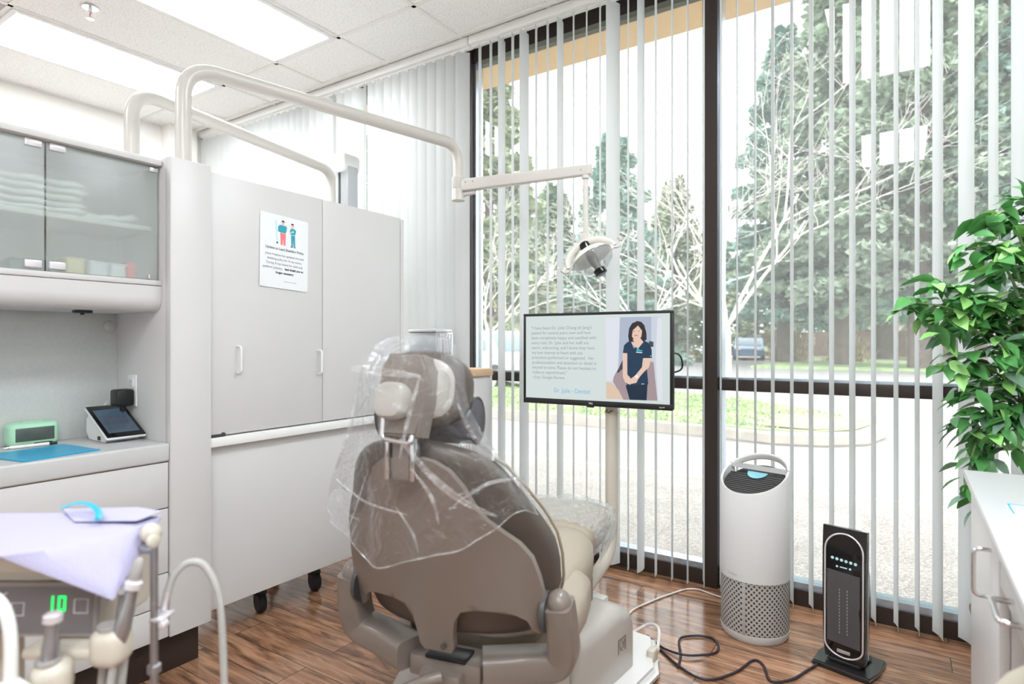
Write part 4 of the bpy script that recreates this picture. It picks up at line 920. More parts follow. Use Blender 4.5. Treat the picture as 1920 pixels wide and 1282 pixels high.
b = bm_new(); hs = [LOW+R(110)+R(140)*k/30 for k in range(31)]
tube(b, [V(((AR-.0065)*math.cos(t), (AR-.0065)*math.sin(t), ztop(t)-.012)) for t in hs], .0125, 14, sx=1.1, sy=.50, p=4); obj('carry_handle', b, 'purifier_white', ap, local=True, smooth=60)
b = bm_new()
n_ = V((-.062/AR*0, 0, 1)); ri = AR-.013
def tp_(x, y, d): 
    th = math.atan2(y, x); r = math.hypot(x, y); return V((x, y, .658-.062*math.cos(th-LOW)*r/AR-d))
vs = [b.verts.new(tp_(ri*math.cos(2*math.pi*k/48), ri*math.sin(2*math.pi*k/48), .045)) for k in range(48)]; f0 = b.faces.new(vs); bmesh.ops.solidify(b, geom=[f0], thickness=.004); obj('top_plate', b, 'black_plastic', ap, local=True)
b = bm_new()
ld = V((math.cos(LOW), math.sin(LOW), 0)); sd = V((-ld.y, ld.x, 0))
for k in range(-3, 11):
    off = k*.0115; hw = math.sqrt(max(0, (ri-.004)**2-off**2))
    if hw < .02 or off < -.03: continue
    a, c_ = ld*off-sd*hw, ld*off+sd*hw
    tube(b, [tp_(a.x, a.y, .030), tp_(c_.x, c_.y, .030)], .003, 6, sx=2)
obj('louvres', b, 'dark_grey', ap, local=True)
b = bm_new(); hw = .118; o0 = -.040
pr_ = []
for off in (o0-.026, o0+.006): pr_.append(ld*off)
lo = [tp_(*(pr_[0]-sd*.108).xy, .012), tp_(*(pr_[1]-sd*.118).xy, .012), tp_(*(pr_[1]+sd*.118).xy, .012), tp_(*(pr_[0]+sd*.108).xy, .012)]
vs = [b.verts.new(p) for p in lo]; f0 = b.faces.new(vs); bmesh.ops.solidify(b, geom=[f0], thickness=.016); obj('cross_bar', b, 'purifier_white', ap, local=True)
b = bm_new(); cc = ld*-.032
ring = [V((.042*math.cos(R(a)), .042*math.sin(R(a)))) for a in range(0, 181, 10)]
vs = [b.verts.new(tp_(*(cc+sd*q.x+ld*q.y*.95).xy, .018)) for q in ring]; f0 = b.faces.new(vs); bmesh.ops.solidify(b, geom=[f0], thickness=.008); mat('purifier_glow', (150, 190, 200), .15, emit=(110, 190, 205), estr=.25); obj('control_dial', b, 'purifier_glow', ap, local=True)
b = bm_new()
def cylmap(a, c): 
    th = R(-128)+a/AR; return V(((AR+.0006)*math.cos(th), (AR+.0006)*math.sin(th), .262+c))
text_bm(b, 'TruSens', .0145, cylmap, 'LEFT'); obj('lettering', b, 'grille_grey', ap, local=True, smooth=0)
# ================================================================ TOWER HEATER
ht = thing('tower_heater', 'black tower heater with silver oval trim beside the air purifier', 'heater', (-.181, 2.533, 0), -14)
b = bm_new()
base = [(-.098, -.085), (.098, -.085), (.105, .0), (.098, .105), (-.098, .105), (-.105, .0)]
prism(b, base, lambda a, c, h: V((a, c, h)), 0, .020, .006); prism(b, [(-.055, -.05), (.055, -.05), (.06, .07), (-.06, .07)], lambda a, c, h: V((a, c, h)), .020, .036, .006); obj('base', b, 'heater_black', ht, local=True)
b = bm_new(); rs = []
for z, wf, wb, yf, yb in ((.034, .066, .050, -.040, .050), (.10, .070, .060, -.046, .075), (.22, .072, .064, -.048, .088), (.34, .073, .062, -.046, .080), (.43, .074, .055, -.042, .055), (.505, .074, .050, -.036, .022)):
    dz = lambda y: .018*(-(y+.04)/.06) if z > .5 else 0
    rs.append([V((-wf, yf, z+.012*(z > .5))), V((wf, yf, z+.012*(z > .5))), V((wf+.001, yf+.02, z+.010*(z > .5))), V((wb, (yf+yb)/2+.02, z)), V((wb*.6, yb, z)), V((-wb*.6, yb, z)), V((-wb, (yf+yb)/2+.02, z)), V((-wf-.001, yf+.02, z+.010*(z > .5)))])
rings(b, rs); obj('tower_body', b, 'heater_black', ht, local=True, smooth=35)
def fy(z): return interp([(.034, -.040), (.10, -.046), (.22, -.048), (.34, -.046), (.43, -.042), (.505, -.036)], z)
def stad(hw, z0, z1, n=14): return [(hw*math.cos(math.pi*i/n), z1-hw+hw*math.sin(math.pi*i/n)) for i in range(n+1)]+[(-hw*math.cos(math.pi*i/n), z0+hw*.75-hw*.75*math.sin(math.pi*i/n)) for i in range(n+1)]
st = stad(.064, .045, .497); b = bm_new(); tube(b, [V((x, fy(z)-.003, z)) for x, z in st+st[:1]], .0032, 8); obj('trim_ring', b, 'hinge_metal', ht, local=True, smooth=60)
b = bm_new(); sheet(b, stad(.061, .048, .494), lambda x, z, h: V((x, fy(z)-.001-h, z)), 0, .002, .03); obj('front_panel', b, 'black_gloss', ht, local=True)
b = bm_new(); sheet(b, [(-.055, .098), (.055, .092), (.055, .355), (-.055, .361)], lambda x, z, h: V((x, fy(z)-.0032-h, z)), 0, .002, .03); gm = obj('heater_grille', b, 'heater_mesh', ht, local=True)
b = bm_new()
for x in (-.012, .014):
    for k in range(14): bx(b, x-.001, x+.001, fy(.2)-.0062, fy(.2)-.0055, .135+k*.012, .142+k*.012)
obj('grille_marks', b, 'steel', gm, local=True)
b = bm_new()
for k in range(6): lathe(b, [(.0055, 0), (.0055, .001)], 12, (-.038+k*.0155, fy(.40)-.003, .404-.0012*k), (0, -1, 0))
for x in (-.022, .022): lathe(b, [(.004, 0), (.004, .001)], 10, (x, fy(.376)-.003, .376), (0, -1, 0))
bx(b, -.012, .012, fy(.376)-.004, fy(.376)-.003, .374, .378); obj('buttons', b, 'fig_pale', ht, local=True)
b = bm_new(); bx(b, -.022, .022, fy(.07)-.006, fy(.07)-.003, .062, .074, .001); obj('badge', b, 'steel', ht, local=True)
b = bm_new()
for s in (-1, 1): tube(b, [V((s*.0745, fy(z)+.018, z)) for z in (.06, .2, .35, .48)], .002, 6)
obj('side_trim', b, 'steel', ht, local=True)
# cords on the floor
def cord(name, par, m, pts, r, sub=8):
    b = bm_new(); tube(b, smooth_path(pts, sub), r, 8); return obj(name, b, m, par, smooth=60)
cord('power_cord', ht, 'cord_black', [(-.70, 2.165, .008), (-.72, 2.26, .006), (-.76, 2.39, .006), (-.66, 2.46, .006), (-.61, 2.36, .006), (-.69, 2.26, .012), (-.79, 2.27, .006), (-.88, 2.33, .006), (-.72, 2.19, .006), (-.60, 2.14, .006), (-.52, 2.24, .006), (-.48, 2.37, .006), (-.44, 2.35, .006), (-.40, 2.26, .006), (-.34, 2.31, .006), (-.30, 2.41, .006), (-.265, 2.50, .006)], .0045)
cord('power_cord', ap, 'cord_white', [(-.98, 2.36, .005), (-1.02, 2.50, .005), (-.98, 2.66, .005), (-.93, 2.79, .005), (-.89, 2.87, .006), (-.84, 2.90, .006), (-.78, 2.885, .006), (-.72, 2.87, .006), (-.66, 2.85, .005), (-.60, 2.79, .005)], .004)
t = thing('extension_plug', 'cream plug connector lying on the floor beside the chair base', 'plug', (-.775, 2.135, 0))
b = bm_new(); bx(b, -.795, -.765, 2.09, 2.135, .03, .075, .006); tube(b, [(-.779, 2.135, .055), (-.775, 2.16, .06)], [.016, .010], 12); bx(b, -.80, -.76, 2.085, 2.14, 0, .03, .004); obj('plug_body', b, 'unit_beige', t)
b = bm_new(); tube(b, smooth_path([(-.775, 2.16, .06), (-.80, 2.24, .09), (-.86, 2.30, .07), (-.92, 2.28, .03), (-.95, 2.24, .006)]), .006, 8); obj('cable', b, 'cord_white', t)

# ================================================================ DESK ON THE RIGHT (fronts face -x)
dk = thing('desk_counter', 'white counter desk on the right with metal handles', 'desk', (.55, 1.6, 0))
box_obj('top', 'worktop_white', dk, .142, 1.0, .55, 2.23, .795, .82, .004)
cab = box_obj('cabinet_body', 'cabinet_white', dk, .178, .98, 1.575, 2.215, 0, .7945, .002)
dd = box_obj('door', 'cabinet_white', dk, .158, .177, 1.577, 2.213, .02, .792, .003)
dr = box_obj('drawer', 'cabinet_white', dk, .160, .60, .60, 1.571, .700, .792, .003)
handle(dd, 1.70, .683, .158, .105, .032, .0045, 'chrome', 'z', -1); handle(dr, 1.33, .735, .160, .11, .032, .005, 'chrome', 'y', -1)
box_obj('side_panel', 'taupe_board', dk, .20, .96, 1.572, 1.5745, .0, .69, 0)
box_obj('end_panel', 'cabinet_white', dk, .178, .98, .56, .59, 0, .7945, .002)
b = bm_new(); prism(b, [(.185, 1.80), (.33, 1.80), (.30, 1.42), (.155, 1.44)], lambda a, c, h: V((a+.01, c, h)), .8205, .8225); o = obj('paper_sheet', b, 'paper_white'); tag(o, 'pale paper sheet with blue edge lying on the right counter', 'paper')
b = bm_new(); bx(b, .195, .34, 1.793, 1.80, .8226, .8234); bx(b, .195, .199, 1.70, 1.793, .8226, .8234); obj('blue_border', b, 'teal_strap', o)
st_ = thing('stool', 'tan upholstered stool back at the bottom right, under the desk', 'stool', (.33, 1.18, 0))
b = bm_new(); rs = []
for a in range(-8, 9):
    th = R(90+a*9); cx_, cy_ = .30+.20*math.cos(th)*1.0, 1.02+.20*math.sin(th); k = math.sqrt(max(0.05, 1-(abs(a)/8.3)**4))
    rs.append([V((cx_+.028*math.cos(q)*math.cos(th), cy_+.028*math.cos(q)*math.sin(th), .65+.08*k*math.copysign(abs(math.sin(q))**.7, math.sin(q)))) for q in [2*math.pi*i/20 for i in range(20)]])
rings(b, rs); obj('backrest', b, 'stool_fabric', st_, smooth=70)
b = bm_new(); lathe(b, [(.02, .44), (.19, .44), (.205, .455), (.205, .485), (.19, .505), (.02, .51)], 40, (.33, 1.0, 0)); obj('seat', b, 'stool_fabric', st_)
b = bm_new(); tube(b, [(.33, 1.0, .06), (.33, 1.0, .44)], .025, 16)
for k in range(5): tube(b, [(.33, 1.0, .075), (.33+.22*math.cos(k*1.2566), 1.0+.22*math.sin(k*1.2566), .055)], .014, 10)
tube(b, smooth_path([(.33, 1.04, .45), (.32, 1.19, .46), (.31, 1.235, .55), (.305, 1.225, .62)]), .010, 10); frm = obj('frame', b, 'chrome', st_)
for k in range(5):
    b = bm_new(); lathe(b, [(.008, -.012), (.026, -.012), (.026, .012), (.008, .012)], 16, (.33+.22*math.cos(k*1.2566), 1.0+.22*math.sin(k*1.2566), .027), (0, 1, 0)); obj('caster', b, 'rubber', st_)

# ================================================================ FICUS
fx, fyy = .335, 2.60
pl = thing('artificial_ficus', 'green leafy ficus plant behind the right counter, before the window', 'plant', (fx, fyy, 0))
b = bm_new(); lathe(b, [(.10, 0), (.125, .01), (.15, .26), (.155, .28), (.135, .28), (.13, .25), (.02, .25)], 36, (fx, fyy, 0)); obj('pot', b, 'pot', pl)
rnd = random.Random(21)
lb, ll, ld_ = bm_new(), bm_new(), bm_new()
def leaf(b, p, d, L, W, up):
    d = d.normalized(); s = d.cross(up)
    if s.length < .01: s = d.cross(V((1, 0, 0)))
    s.normalize(); n = s.cross(d).normalized()
    prof = [(0, .0), (.12, .55), (.32, 1.0), (.55, .92), (.78, .5), (1.0, 0)]
    mid = []; le = []; ri_ = []
    for a, wq in prof:
        q = p+d*(L*a)-n*(L*.22*a*a); mid.append(b.verts.new(q))
        if 0 < a < 1:
            le.append(b.verts.new(q+s*(W*wq)+n*(W*.28*wq))); ri_.append(b.verts.new(q-s*(W*wq)+n*(W*.28*wq)))
    k = len(le)
    b.faces.new((mid[0], mid[1], le[0])); b.faces.new((mid[0], ri_[0], mid[1]))
    for i in range(k-1):
        b.faces.new((mid[i+1], mid[i+2], le[i+1], le[i])); b.faces.new((mid[i+2], mid[i+1], ri_[i], ri_[i+1]))
    b.faces.new((mid[-2], mid[-1], le[-1])); b.faces.new((mid[-1], mid[-2], ri_[-1]))
wood = bm_new(); tube(wood, smooth_path([(fx, fyy, .25), (fx+.02, fyy-.01, .7), (fx-.01, fyy+.01, 1.1), (fx+.02, fyy, 1.5)]), .016, 12)
twig = bm_new()
tips = []
rv, dvv = V((.8343, .5513, 0)), V((-.5513, .8343, 0))
def cp(r, d, z): q = rv*r+dvv*d; return V((q.x, q.y, z))
def branch(r0, z0, r1, z1, n, spread=.05, dd=0., sz=1.06, kind=0):
    n = int(n*1.5)
    a, c_ = cp(r0, 2.0, z0), cp(r1, 2.0+dd, z1); m_ = (a+c_)/2+V((0, 0, .03+.05*rnd.random()))
    pts = smooth_path([a, m_, c_], 6); tube(twig, pts, [.004*(1-.7*i/(len(pts)-1))+.001 for i in range(len(pts))], 6)
    for k in range(n):
        t_ = .12+.88*(k+rnd.random()*.6)/n; i = min(len(pts)-2, int(t_*(len(pts)-1))); q = pts[i].lerp(pts[i+1], t_*(len(pts)-1)-i) if t_ < 1 else pts[-1]
        ax_ = (pts[i+1]-pts[i]).normalized(); al = rnd.random()*6.283
        d = (ax_*.45+rv*(math.cos(al)*.8)+dvv*(math.sin(al)*.8)+V((0, 0, rnd.uniform(-.65, .25)))).normalized()
        x = rnd.random(); bb = (ll if x < .22 else (ld_ if x < .45 and z1 < 1.25 else lb)) if kind == 0 else ll
        q = q+V((rnd.gauss(0, spread*.4), rnd.gauss(0, spread*.35), rnd.gauss(0, spread*.4))); s = sz*rnd.uniform(.75, 1.15)
        if q.y+d.y*.075 > 2.79: q.y = 2.79-max(0, d.y)*.075-.0
        leaf(bb, q, d, .078*s, .0185*s, V((rnd.gauss(0, .45), rnd.gauss(0, .45), 1)))
for args in [(1.72, 1.45, 1.52, 1.51, 24), (1.72, 1.5, 1.60, 1.61, 24), (1.74, 1.5, 1.72, 1.70, 22), (1.74, 1.5, 1.85, 1.66, 20), (1.7, 1.4, 1.56, 1.46, 20, .05, -.1), (1.72, 1.42, 1.80, 1.55, 20), (1.7, 1.35, 1.60, 1.42, 16),
             (1.66, 1.18, 1.31, 1.335, 30), (1.66, 1.2, 1.40, 1.40, 24), (1.68, 1.22, 1.46, 1.33, 24, .05, -.08), (1.68, 1.2, 1.36, 1.26, 26, .06, -.05), (1.66, 1.15, 1.44, 1.24, 26), (1.7, 1.2, 1.62, 1.30, 24), (1.7, 1.25, 1.80, 1.32, 22),
             (1.68, 1.05, 1.46, 1.12, 26, .06), (1.68, 1.1, 1.55, 1.18, 26, .06, -.1), (1.7, 1.0, 1.50, 1.02, 26, .06), (1.7, 1.0, 1.60, 1.08, 26, .06, -.1), (1.7, .98, 1.74, 1.06, 26, .06, -.08), (1.7, 1.08, 1.82, 1.14, 24, .06), (1.68, .95, 1.50, .92, 24, .05), (1.68, .95, 1.56, .88, 24, .05, -.1), (1.7, .95, 1.66, .92, 24, .05, -.12), (1.7, .93, 1.78, .92, 22, .05, -.1), (1.62, .92, 1.51, .70, 22, .03), (1.6, .9, 1.545, .62, 14, .02), (1.72, 1.15, 1.70, 1.22, 24, .07, -.12), (1.7, .9, 1.6, .8, 24, .06), (1.74, 1.3, 1.72, 1.38, 18, .07, -.1)]:
    branch(*args)
tr = obj('trunk', wood, 'stem', pl, smooth=60); obj('twigs', twig, 'stem_green', tr, smooth=60)
obj('foliage', lb, 'leaf', pl, smooth=60); obj('foliage', ll, 'leaf_light', pl, smooth=60); obj('foliage', ld_, 'leaf_dusty', pl, smooth=60)

# ================================================================ DELIVERY UNIT, bottom left (front faces the camera)
DX, DY, DR = -1.2297, .410, 33.45
du = thing('instrument_unit', 'beige dental instrument unit with control panel and green digits', 'dental unit', (DX, DY, 0), DR)
def dl(name, b, m, par=None, sm=40): return obj(name, b, m, par or du, local=True, smooth=sm)
b = bm_new(); prism(b, [(-.34, -.075), (.085, -.075), (.128, -.05), (.142, .0), (.142, .09), (.12, .12), (-.34, .12)], lambda a, c, h: V((a, c, h)), .832, .868, .010); dl('tray_top', b, 'unit_beige')
b = bm_new(); prism(b, [(-.040, .718), (.10, .718), (.11, .831), (-.028, .831)], lambda a, c, h: V((h, a, c)), -.33, .125, .008); hd_ = dl('head_body', b, 'unit_beige')
b = bm_new(); prism(b, [(-.050, .722), (-.040, .722), (-.032, .806), (-.042, .806)], lambda a, c, h: V((h, a, c)), -.20, .123, .002); cpn = dl('control_panel', b, 'unit_taupe')
b = bm_new(); prism(b, [(.09, -.03), (.135, -.02), (.12, .03)], lambda a, c, h: V((a, c, h)), .812, .8315); dl('green_label', b, 'green_cap')
def pp(x, z, h=0.): return V((x, -.0505+.0952*(z-.722)-h, z))
b = bm_new(); sheet(b, [(-.105, .727), (.118, .727), (.118, .800), (-.105, .800)], lambda x, z, h: pp(x, z, h), 0, .0008, .05); dl('panel_overlay', b, 'unit_panel', cpn)
b = bm_new()
def seg(x0, z0, x1, z1):
    vs = [pp(x0, z0, .0012), pp(x1, z0, .0012), pp(x1, z1, .0012), pp(x0, z1, .0012)]; f_ = b.faces.new([b.verts.new(v) for v in vs])
def digit(x, z, segs, w_=.013, hh=.024, k=.0036):
    dct = {'a': (x, z+hh-k, x+w_, z+hh), 'd': (x, z, x+w_, z+k), 'f': (x, z+hh/2, x+k, z+hh), 'b': (x+w_-k, z+hh/2, x+w_, z+hh), 'e': (x, z, x+k, z+hh/2), 'c': (x+w_-k, z, x+w_, z+hh/2), 'g': (x, z+hh/2-k/2, x+w_, z+hh/2+k/2)}
    for s in segs: seg(*dct[s])
digit(.040, .762, 'bc'); digit(.060, .762, 'abcdef'); bmesh.ops.solidify(b, geom=b.faces[:], thickness=.0006); dl('digits', b, 'led_green', cpn, 0)
for x, z, s in ((.098, .770, .011), (-.005, .765, .010), (-.022, .742, .007)):
    b = bm_new(); tube(b, [pp(x+s*a, z+s*c_, .001) for a, c_ in ((-1, -1), (1, -1), (1, 1), (-1, 1), (-1, -1))], .0011, 6); dl('button_mark', b, 'hinge_metal', cpn)
b = bm_new(); tube(b, [pp(-.015, .762, .001)+V((.03*math.cos(R(q)), 0, .030*math.sin(R(q)))) for q in range(100, 261, 16)], .0016, 6); dl('panel_line', b, 'hinge_metal', cpn)
# handpiece holders, rail, column
b = bm_new(); bx(b, .03, .17, -.085, -.035, .700, .718, .006); dl('holder_bar', b, 'unit_beige')
for x, y, z, q in ((.100, -.112, .690, 24), (.158, -.062, .718, 0)):
    b = bm_new(); bx(b, x-.027, x+.027, y-.028, y+.028, z-.034, z+.028, .020, 5, rot=rz(q)); h_ = dl('instrument_holder', b, 'unit_beige')
    b = bm_new(); lathe(b, [(.010, .0), (.017, .0), (.017, .006), (.010, .006)], 20, (x, y-.006, z+.026)); dl('collar', b, 'grille_grey', h_)
b = bm_new(); tube(b, [V((.186, .005, .862)), V((.186, .005, .15))], .0062, 14); lathe(b, [(.006, 0), (.011, .002), (.011, .014), (.006, .016)], 16, (.186, .005, .632)); bx(b, .14, .186, -.002, .012, .838, .850, .003); srl = dl('side_rail', b, 'handpiece_steel'); b = bm_new(); ball(b, V((.176, .012, .870)), .017, n=16); lathe(b, [(.006, 0), (.011, .002), (.011, .010), (.006, .012)], 14, V((.186, -.005, .862)), (1, -.3, 0)); dl('rail_knob', b, 'unit_beige', srl)
b = bm_new(); tube(b, [V((.196, .03, .765)), V((.187, .03, .73))], .0065, 10); lathe(b, [(.004, -.008), (.007, -.006), (.007, .006), (.004, .008)], 14, V((.205, -.0, .718)), (0, 1, 0)); bx(b, .182, .206, -.004, .034, .722, .728, .002); dl('rail_clamp', b, 'hinge_metal')
b = bm_new(); tube(b, smooth_path([V((.196, .03, .765)), V((.203, .035, .788)), V((.221, .045, .806)), V((.248, .05, .800)), V((.272, .05, .755)), V((.281, .05, .68)), V((.284, .05, .50)), V((.27, .04, .30)), V((.15, .03, .18)), V((-.05, .02, .14))], 6), .0064, 12); dl('suction_hose', b, 'hose_grey', sm=60)
b = bm_new(); tube(b, [V((-.10, .03, .04)), V((-.10, .03, .718))], .034, 20); lathe(b, [(.05, 0), (.19, 0), (.20, .01), (.20, .03), (.06, .05), (.034, .06)], 36, (-.10, .03, 0)); dl('pedestal', b, 'unit_beige')
for pts, r_ in (([(.165, -.04, .70), (.160, -.05, .60), (.14, -.05, .40), (.05, -.03, .25), (-.09, .02, .22)], .007), ([(.135, -.045, .70), (.13, -.05, .60), (.12, -.04, .40), (.0, -.0, .25), (-.09, .02, .24)], .0055), ([(.05, -.06, .70), (.04, -.07, .60), (.03, -.06, .40), (-.05, .0, .22), (-.10, .03, .18)], .0055)):
    b = bm_new(); tube(b, smooth_path([V(p) for p in pts], 5), r_, 10); dl('hose', b, 'hose_grey', sm=60)
def handpiece(label, loc, dirv, L, r, cap):
    t = thing('handpiece', label, 'handpiece', (DX, DY, 0), DR)
    p = V(loc); d = V(dirv).normalized(); b = bm_new()
    lathe(b, [(r*.6, 0), (r*.85, .004), (r, L*.25), (r*.92, L*.6), (r*.72, L*.8), (r*.75, L)], 20, p, d); obj('handle', b, 'handpiece_steel', t, local=True)
    b = bm_new(); lathe(b, [(r*.5, 0), (r*1.05, .002), (r*1.05, .012), (r*.6, .016)], 20, p+d*L, d); obj('coupling', b, 'hinge_metal', t, local=True)
    if cap:
        b = bm_new(); lathe(b, [(r*.6, 0), (r*.7, .003), (r*.6, .030), (r*.3, .034)], 16, p+d*(L+.016), d); obj('tip', b, cap, t, local=True)
    b = bm_new(); tube(b, smooth_path([p, p-d*.03, p-d*.10+V((0, .01, -.05)), p+V((-.03, .06, -.30)), p+V((-.12, .14, -.50))], 5), r*.5, 10); obj('hose', b, 'hose_grey', t, local=True, smooth=60); return t
handpiece('silver handpiece standing in the lower holder below the green digits', (.100, -.118, .690), (.05, .03, 1), .085, .0125, None)
handpiece('thick silver handpiece leaning in the upper holder beside the side rail', (.174, -.070, .72), (.20, .10, 1), .085, .0125, 'grille_grey')
handpiece('thin chrome handpiece just right of the hanging lavender paper', (.148, -.03, .71), (.06, .05, 1), .07, .0075, 'chrome')
t = thing('syringe', 'white curved-neck air syringe hanging at the lower left corner', 'syringe', (DX, DY, 0), DR)
b = bm_new(); tube(b, smooth_path([V((.0, -.17, .828)), V((.04, -.17, .842)), V((.072, -.17, .828)), V((.086, -.17, .785)), V((.086, -.17, .71))], 6), .0085, 12); obj('neck', b, 'white_plastic', t, local=True, smooth=60)
b = bm_new(); lathe(b, [(.008, 0), (.022, .004), (.024, .03), (.012, .045)], 18, (.086, -.17, .672)); bx(b, .06, .115, -.19, -.15, .64, .674, .008); obj('body', b, 'white_plastic', t, local=True)
b = bm_new(); tube(b, smooth_path([V((.086, -.17, .64)), V((.08, -.15, .45)), V((0, -.06, .25)), V((-.09, .02, .20))], 5), .007, 10); obj('hose', b, 'hose_grey', t, local=True, smooth=60)
# lavender papers and the blue strap lying on the tray
def paper(label, poly, z, drop, ph, st=None):
    b = bm_new()
    def f(x, y, h):
        dz = -drop*max(0, x-y-.178); return V((x, y, z+h+dz+.0035*math.sin(x*16+ph)*math.cos(y*13+ph)))
    sheet(b, poly, f, 0, .0012, .018)
    bmesh.ops.transform(b, matrix=Matrix.Translation(V((DX, DY, 0))) @ Matrix.Rotation(R(DR), 4, 'Z'), verts=b.verts)
    return tag(obj('paper_bib', b, 'paper_lavender', smooth=60), label, 'paper')
paper('lavender paper bib hanging over the front of the instrument tray', [(-.30, .11), (.02, .118), (.150, .088), (.176, -.085), (.026, -.118), (-.30, -.135)], .8745, .95, .4)
paper('lavender paper bib on top, pointing past the tray corner at right', [(-.06, .125), (.08, .128), (.150, .09), (.138, .035), (.02, .045)], .8815, .0, 2.0)
b = bm_new(); pts = smooth_path([V((-.035, .085, .891)), V((-.015, .095, .899)), V((.02, .085, .899)), V((.06, .05, .895)), V((.078, .02, .891))], 6)
tube(b, pts, .0055, 8, sx=.35, sy=1.0); bmesh.ops.transform(b, matrix=Matrix.Translation(V((DX, DY, 0))) @ Matrix.Rotation(R(DR), 4, 'Z'), verts=b.verts); tag(obj('bib_strap', b, 'teal_strap', smooth=60), 'bright teal strap lying on the lavender papers', 'strap')

# ================================================================ OUTSIDE
plane_box('eave_soffit', 'stucco', XL-2, XR+3, 3.08, 3.74, 3.15, 3.35)
plane_box('sidewalk', 'exposed_aggregate', XL-14, XR+10, 3.08, 5.36, -.12, -.005)
plane_box('driveway', 'asphalt', -70, 60, 5.36, 140, -.14, -.012)
plane_box('sidewalk_joint', 'line_white', XL-14, XR+10, 5.34, 5.40, -.10, -.003)
isl = [(-12, 7.75), (-5.7, 7.72), (-4.0, 7.75), (-2.2, 7.70), (-1.3, 7.55), (-.8, 7.70), (-.38, 8.1), (-.22, 8.8), (-.45, 9.5), (-1.1, 10.4), (-2.2, 11.6), (-3.2, 12.4), (-5.0, 12.6), (-12, 12.8)]
b = bm_new(); prism(b, isl, lambda a, c, h: V((a, c, h)), -.01, .13, .02); struct('curb_island', b, 'curb')
cx_ = (-4.5, 10)
inn = [(cx_[0]+(x-cx_[0])*(1-.16/max(.5, math.hypot(x-cx_[0], y-cx_[1]))), cx_[1]+(y-cx_[1])*(1-.17/max(.5, abs(y-cx_[1])+.3))) for x, y in isl]
b = bm_new(); sheet(b, inn, lambda x, y, h: V((x, y, .131+h+.02*math.sin(x*3)*math.sin(y*2))), 0, .01, .35); g0 = struct('lawn', b, 'grass', smooth=60)
from mathutils.geometry import intersect_point_tri_2d
def inpoly(x, y, p):
    c_ = False; j = len(p)-1
    for i in range(len(p)):
        if (p[i][1] > y) != (p[j][1] > y) and x < (p[j][0]-p[i][0])*(y-p[i][1])/(p[j][1]-p[i][1])+p[i][0]: c_ = not c_
        j = i
    return c_
rnd = random.Random(3); b = bm_new(); n = 0
while n < 9000:
    x, y = rnd.uniform(-8, -.2), rnd.uniform(7.8, 12.4)
    if not inpoly(x, y, inn): continue
    if rnd.random() < max(0, (x+1.6)/1.3) or (x > -1.3 and y < 9): 
        n += .2; continue
    n += 1; a = rnd.random()*6.28; h_ = rnd.uniform(.02, .055); w_ = rnd.uniform(.01, .03); d = V((math.cos(a), math.sin(a), 0)); q = V((x, y, .14))
    l_ = V((rnd.gauss(0, .03), rnd.gauss(0, .03), h_)); b.faces.new([b.verts.new(q-d*w_), b.verts.new(q+d*w_), b.verts.new(q+l_)])
o = obj('grass', b, 'grass', smooth=0); tag(o, 'pale short grass covering the curbed island outside', 'grass', kind='stuff')
b = bm_new(); sheet(b, [(-1.55, 8.0), (-.9, 7.95), (-.5, 8.5), (-.6, 9.3), (-1.2, 9.9), (-1.5, 9.2)], lambda x, y, h: V((x, y, .150+h)), 0, .01, .3); struct('bare_soil', b, 'soil')
# far verge, parking lines, fence and house
plane_box('verge', 'grass', -6, 40, 29, 44, -.012, .12); plane_box('verge_soil', 'soil', -60, 40, 44, 60, -.012, .10)
b = bm_new()
for k in range(9): bx(b, 2.5+1.5*k, 2.62+1.5*k, 17.5+.6*k, 22+.6*k, -.0119, -.010, rot=rz(30))
struct('parking_lines', b, 'line_white')
b = bm_new()
for k in range(40): bx(b, -10+1.0*k, -9.03+1.0*k, 52, 52.1, .1, 2.0)
struct('far_fence', b, 'fence_brown')
hs = thing('house', 'peach low house with brown roof between the far trunks', 'house', (2.5, 74, .1))
box_obj('walls', 'wall_peach', hs, -5, 10, 71, 78, .1, 4.4, 0); b = bm_new(); prism(b, [(70.4, 4.4), (78.6, 4.4), (74.5, 6.6)], lambda a, c, h: V((h, a, c)), -5.6, 10.6); obj('roof', b, 'roof_brown', hs)
for k in range(4): box_obj('window', 'car_glass', hs, -3+3.4*k, -1.6+3.4*k, 70.94, 71.0, 1.3, 2.5, 0)
t = thing('yard_sign', 'small white sign before the dark trunk across the lot', 'sign', (9.9, 30, .12)); b = bm_new(); bx(b, 9.45, 10.35, 30, 30.04, .95, 1.55); obj('board', b, 'line_white', t); b = bm_new(); bx(b, 9.86, 9.94, 30.04, 30.1, .12, 1.5); obj('post', b, 'fence_brown', t)
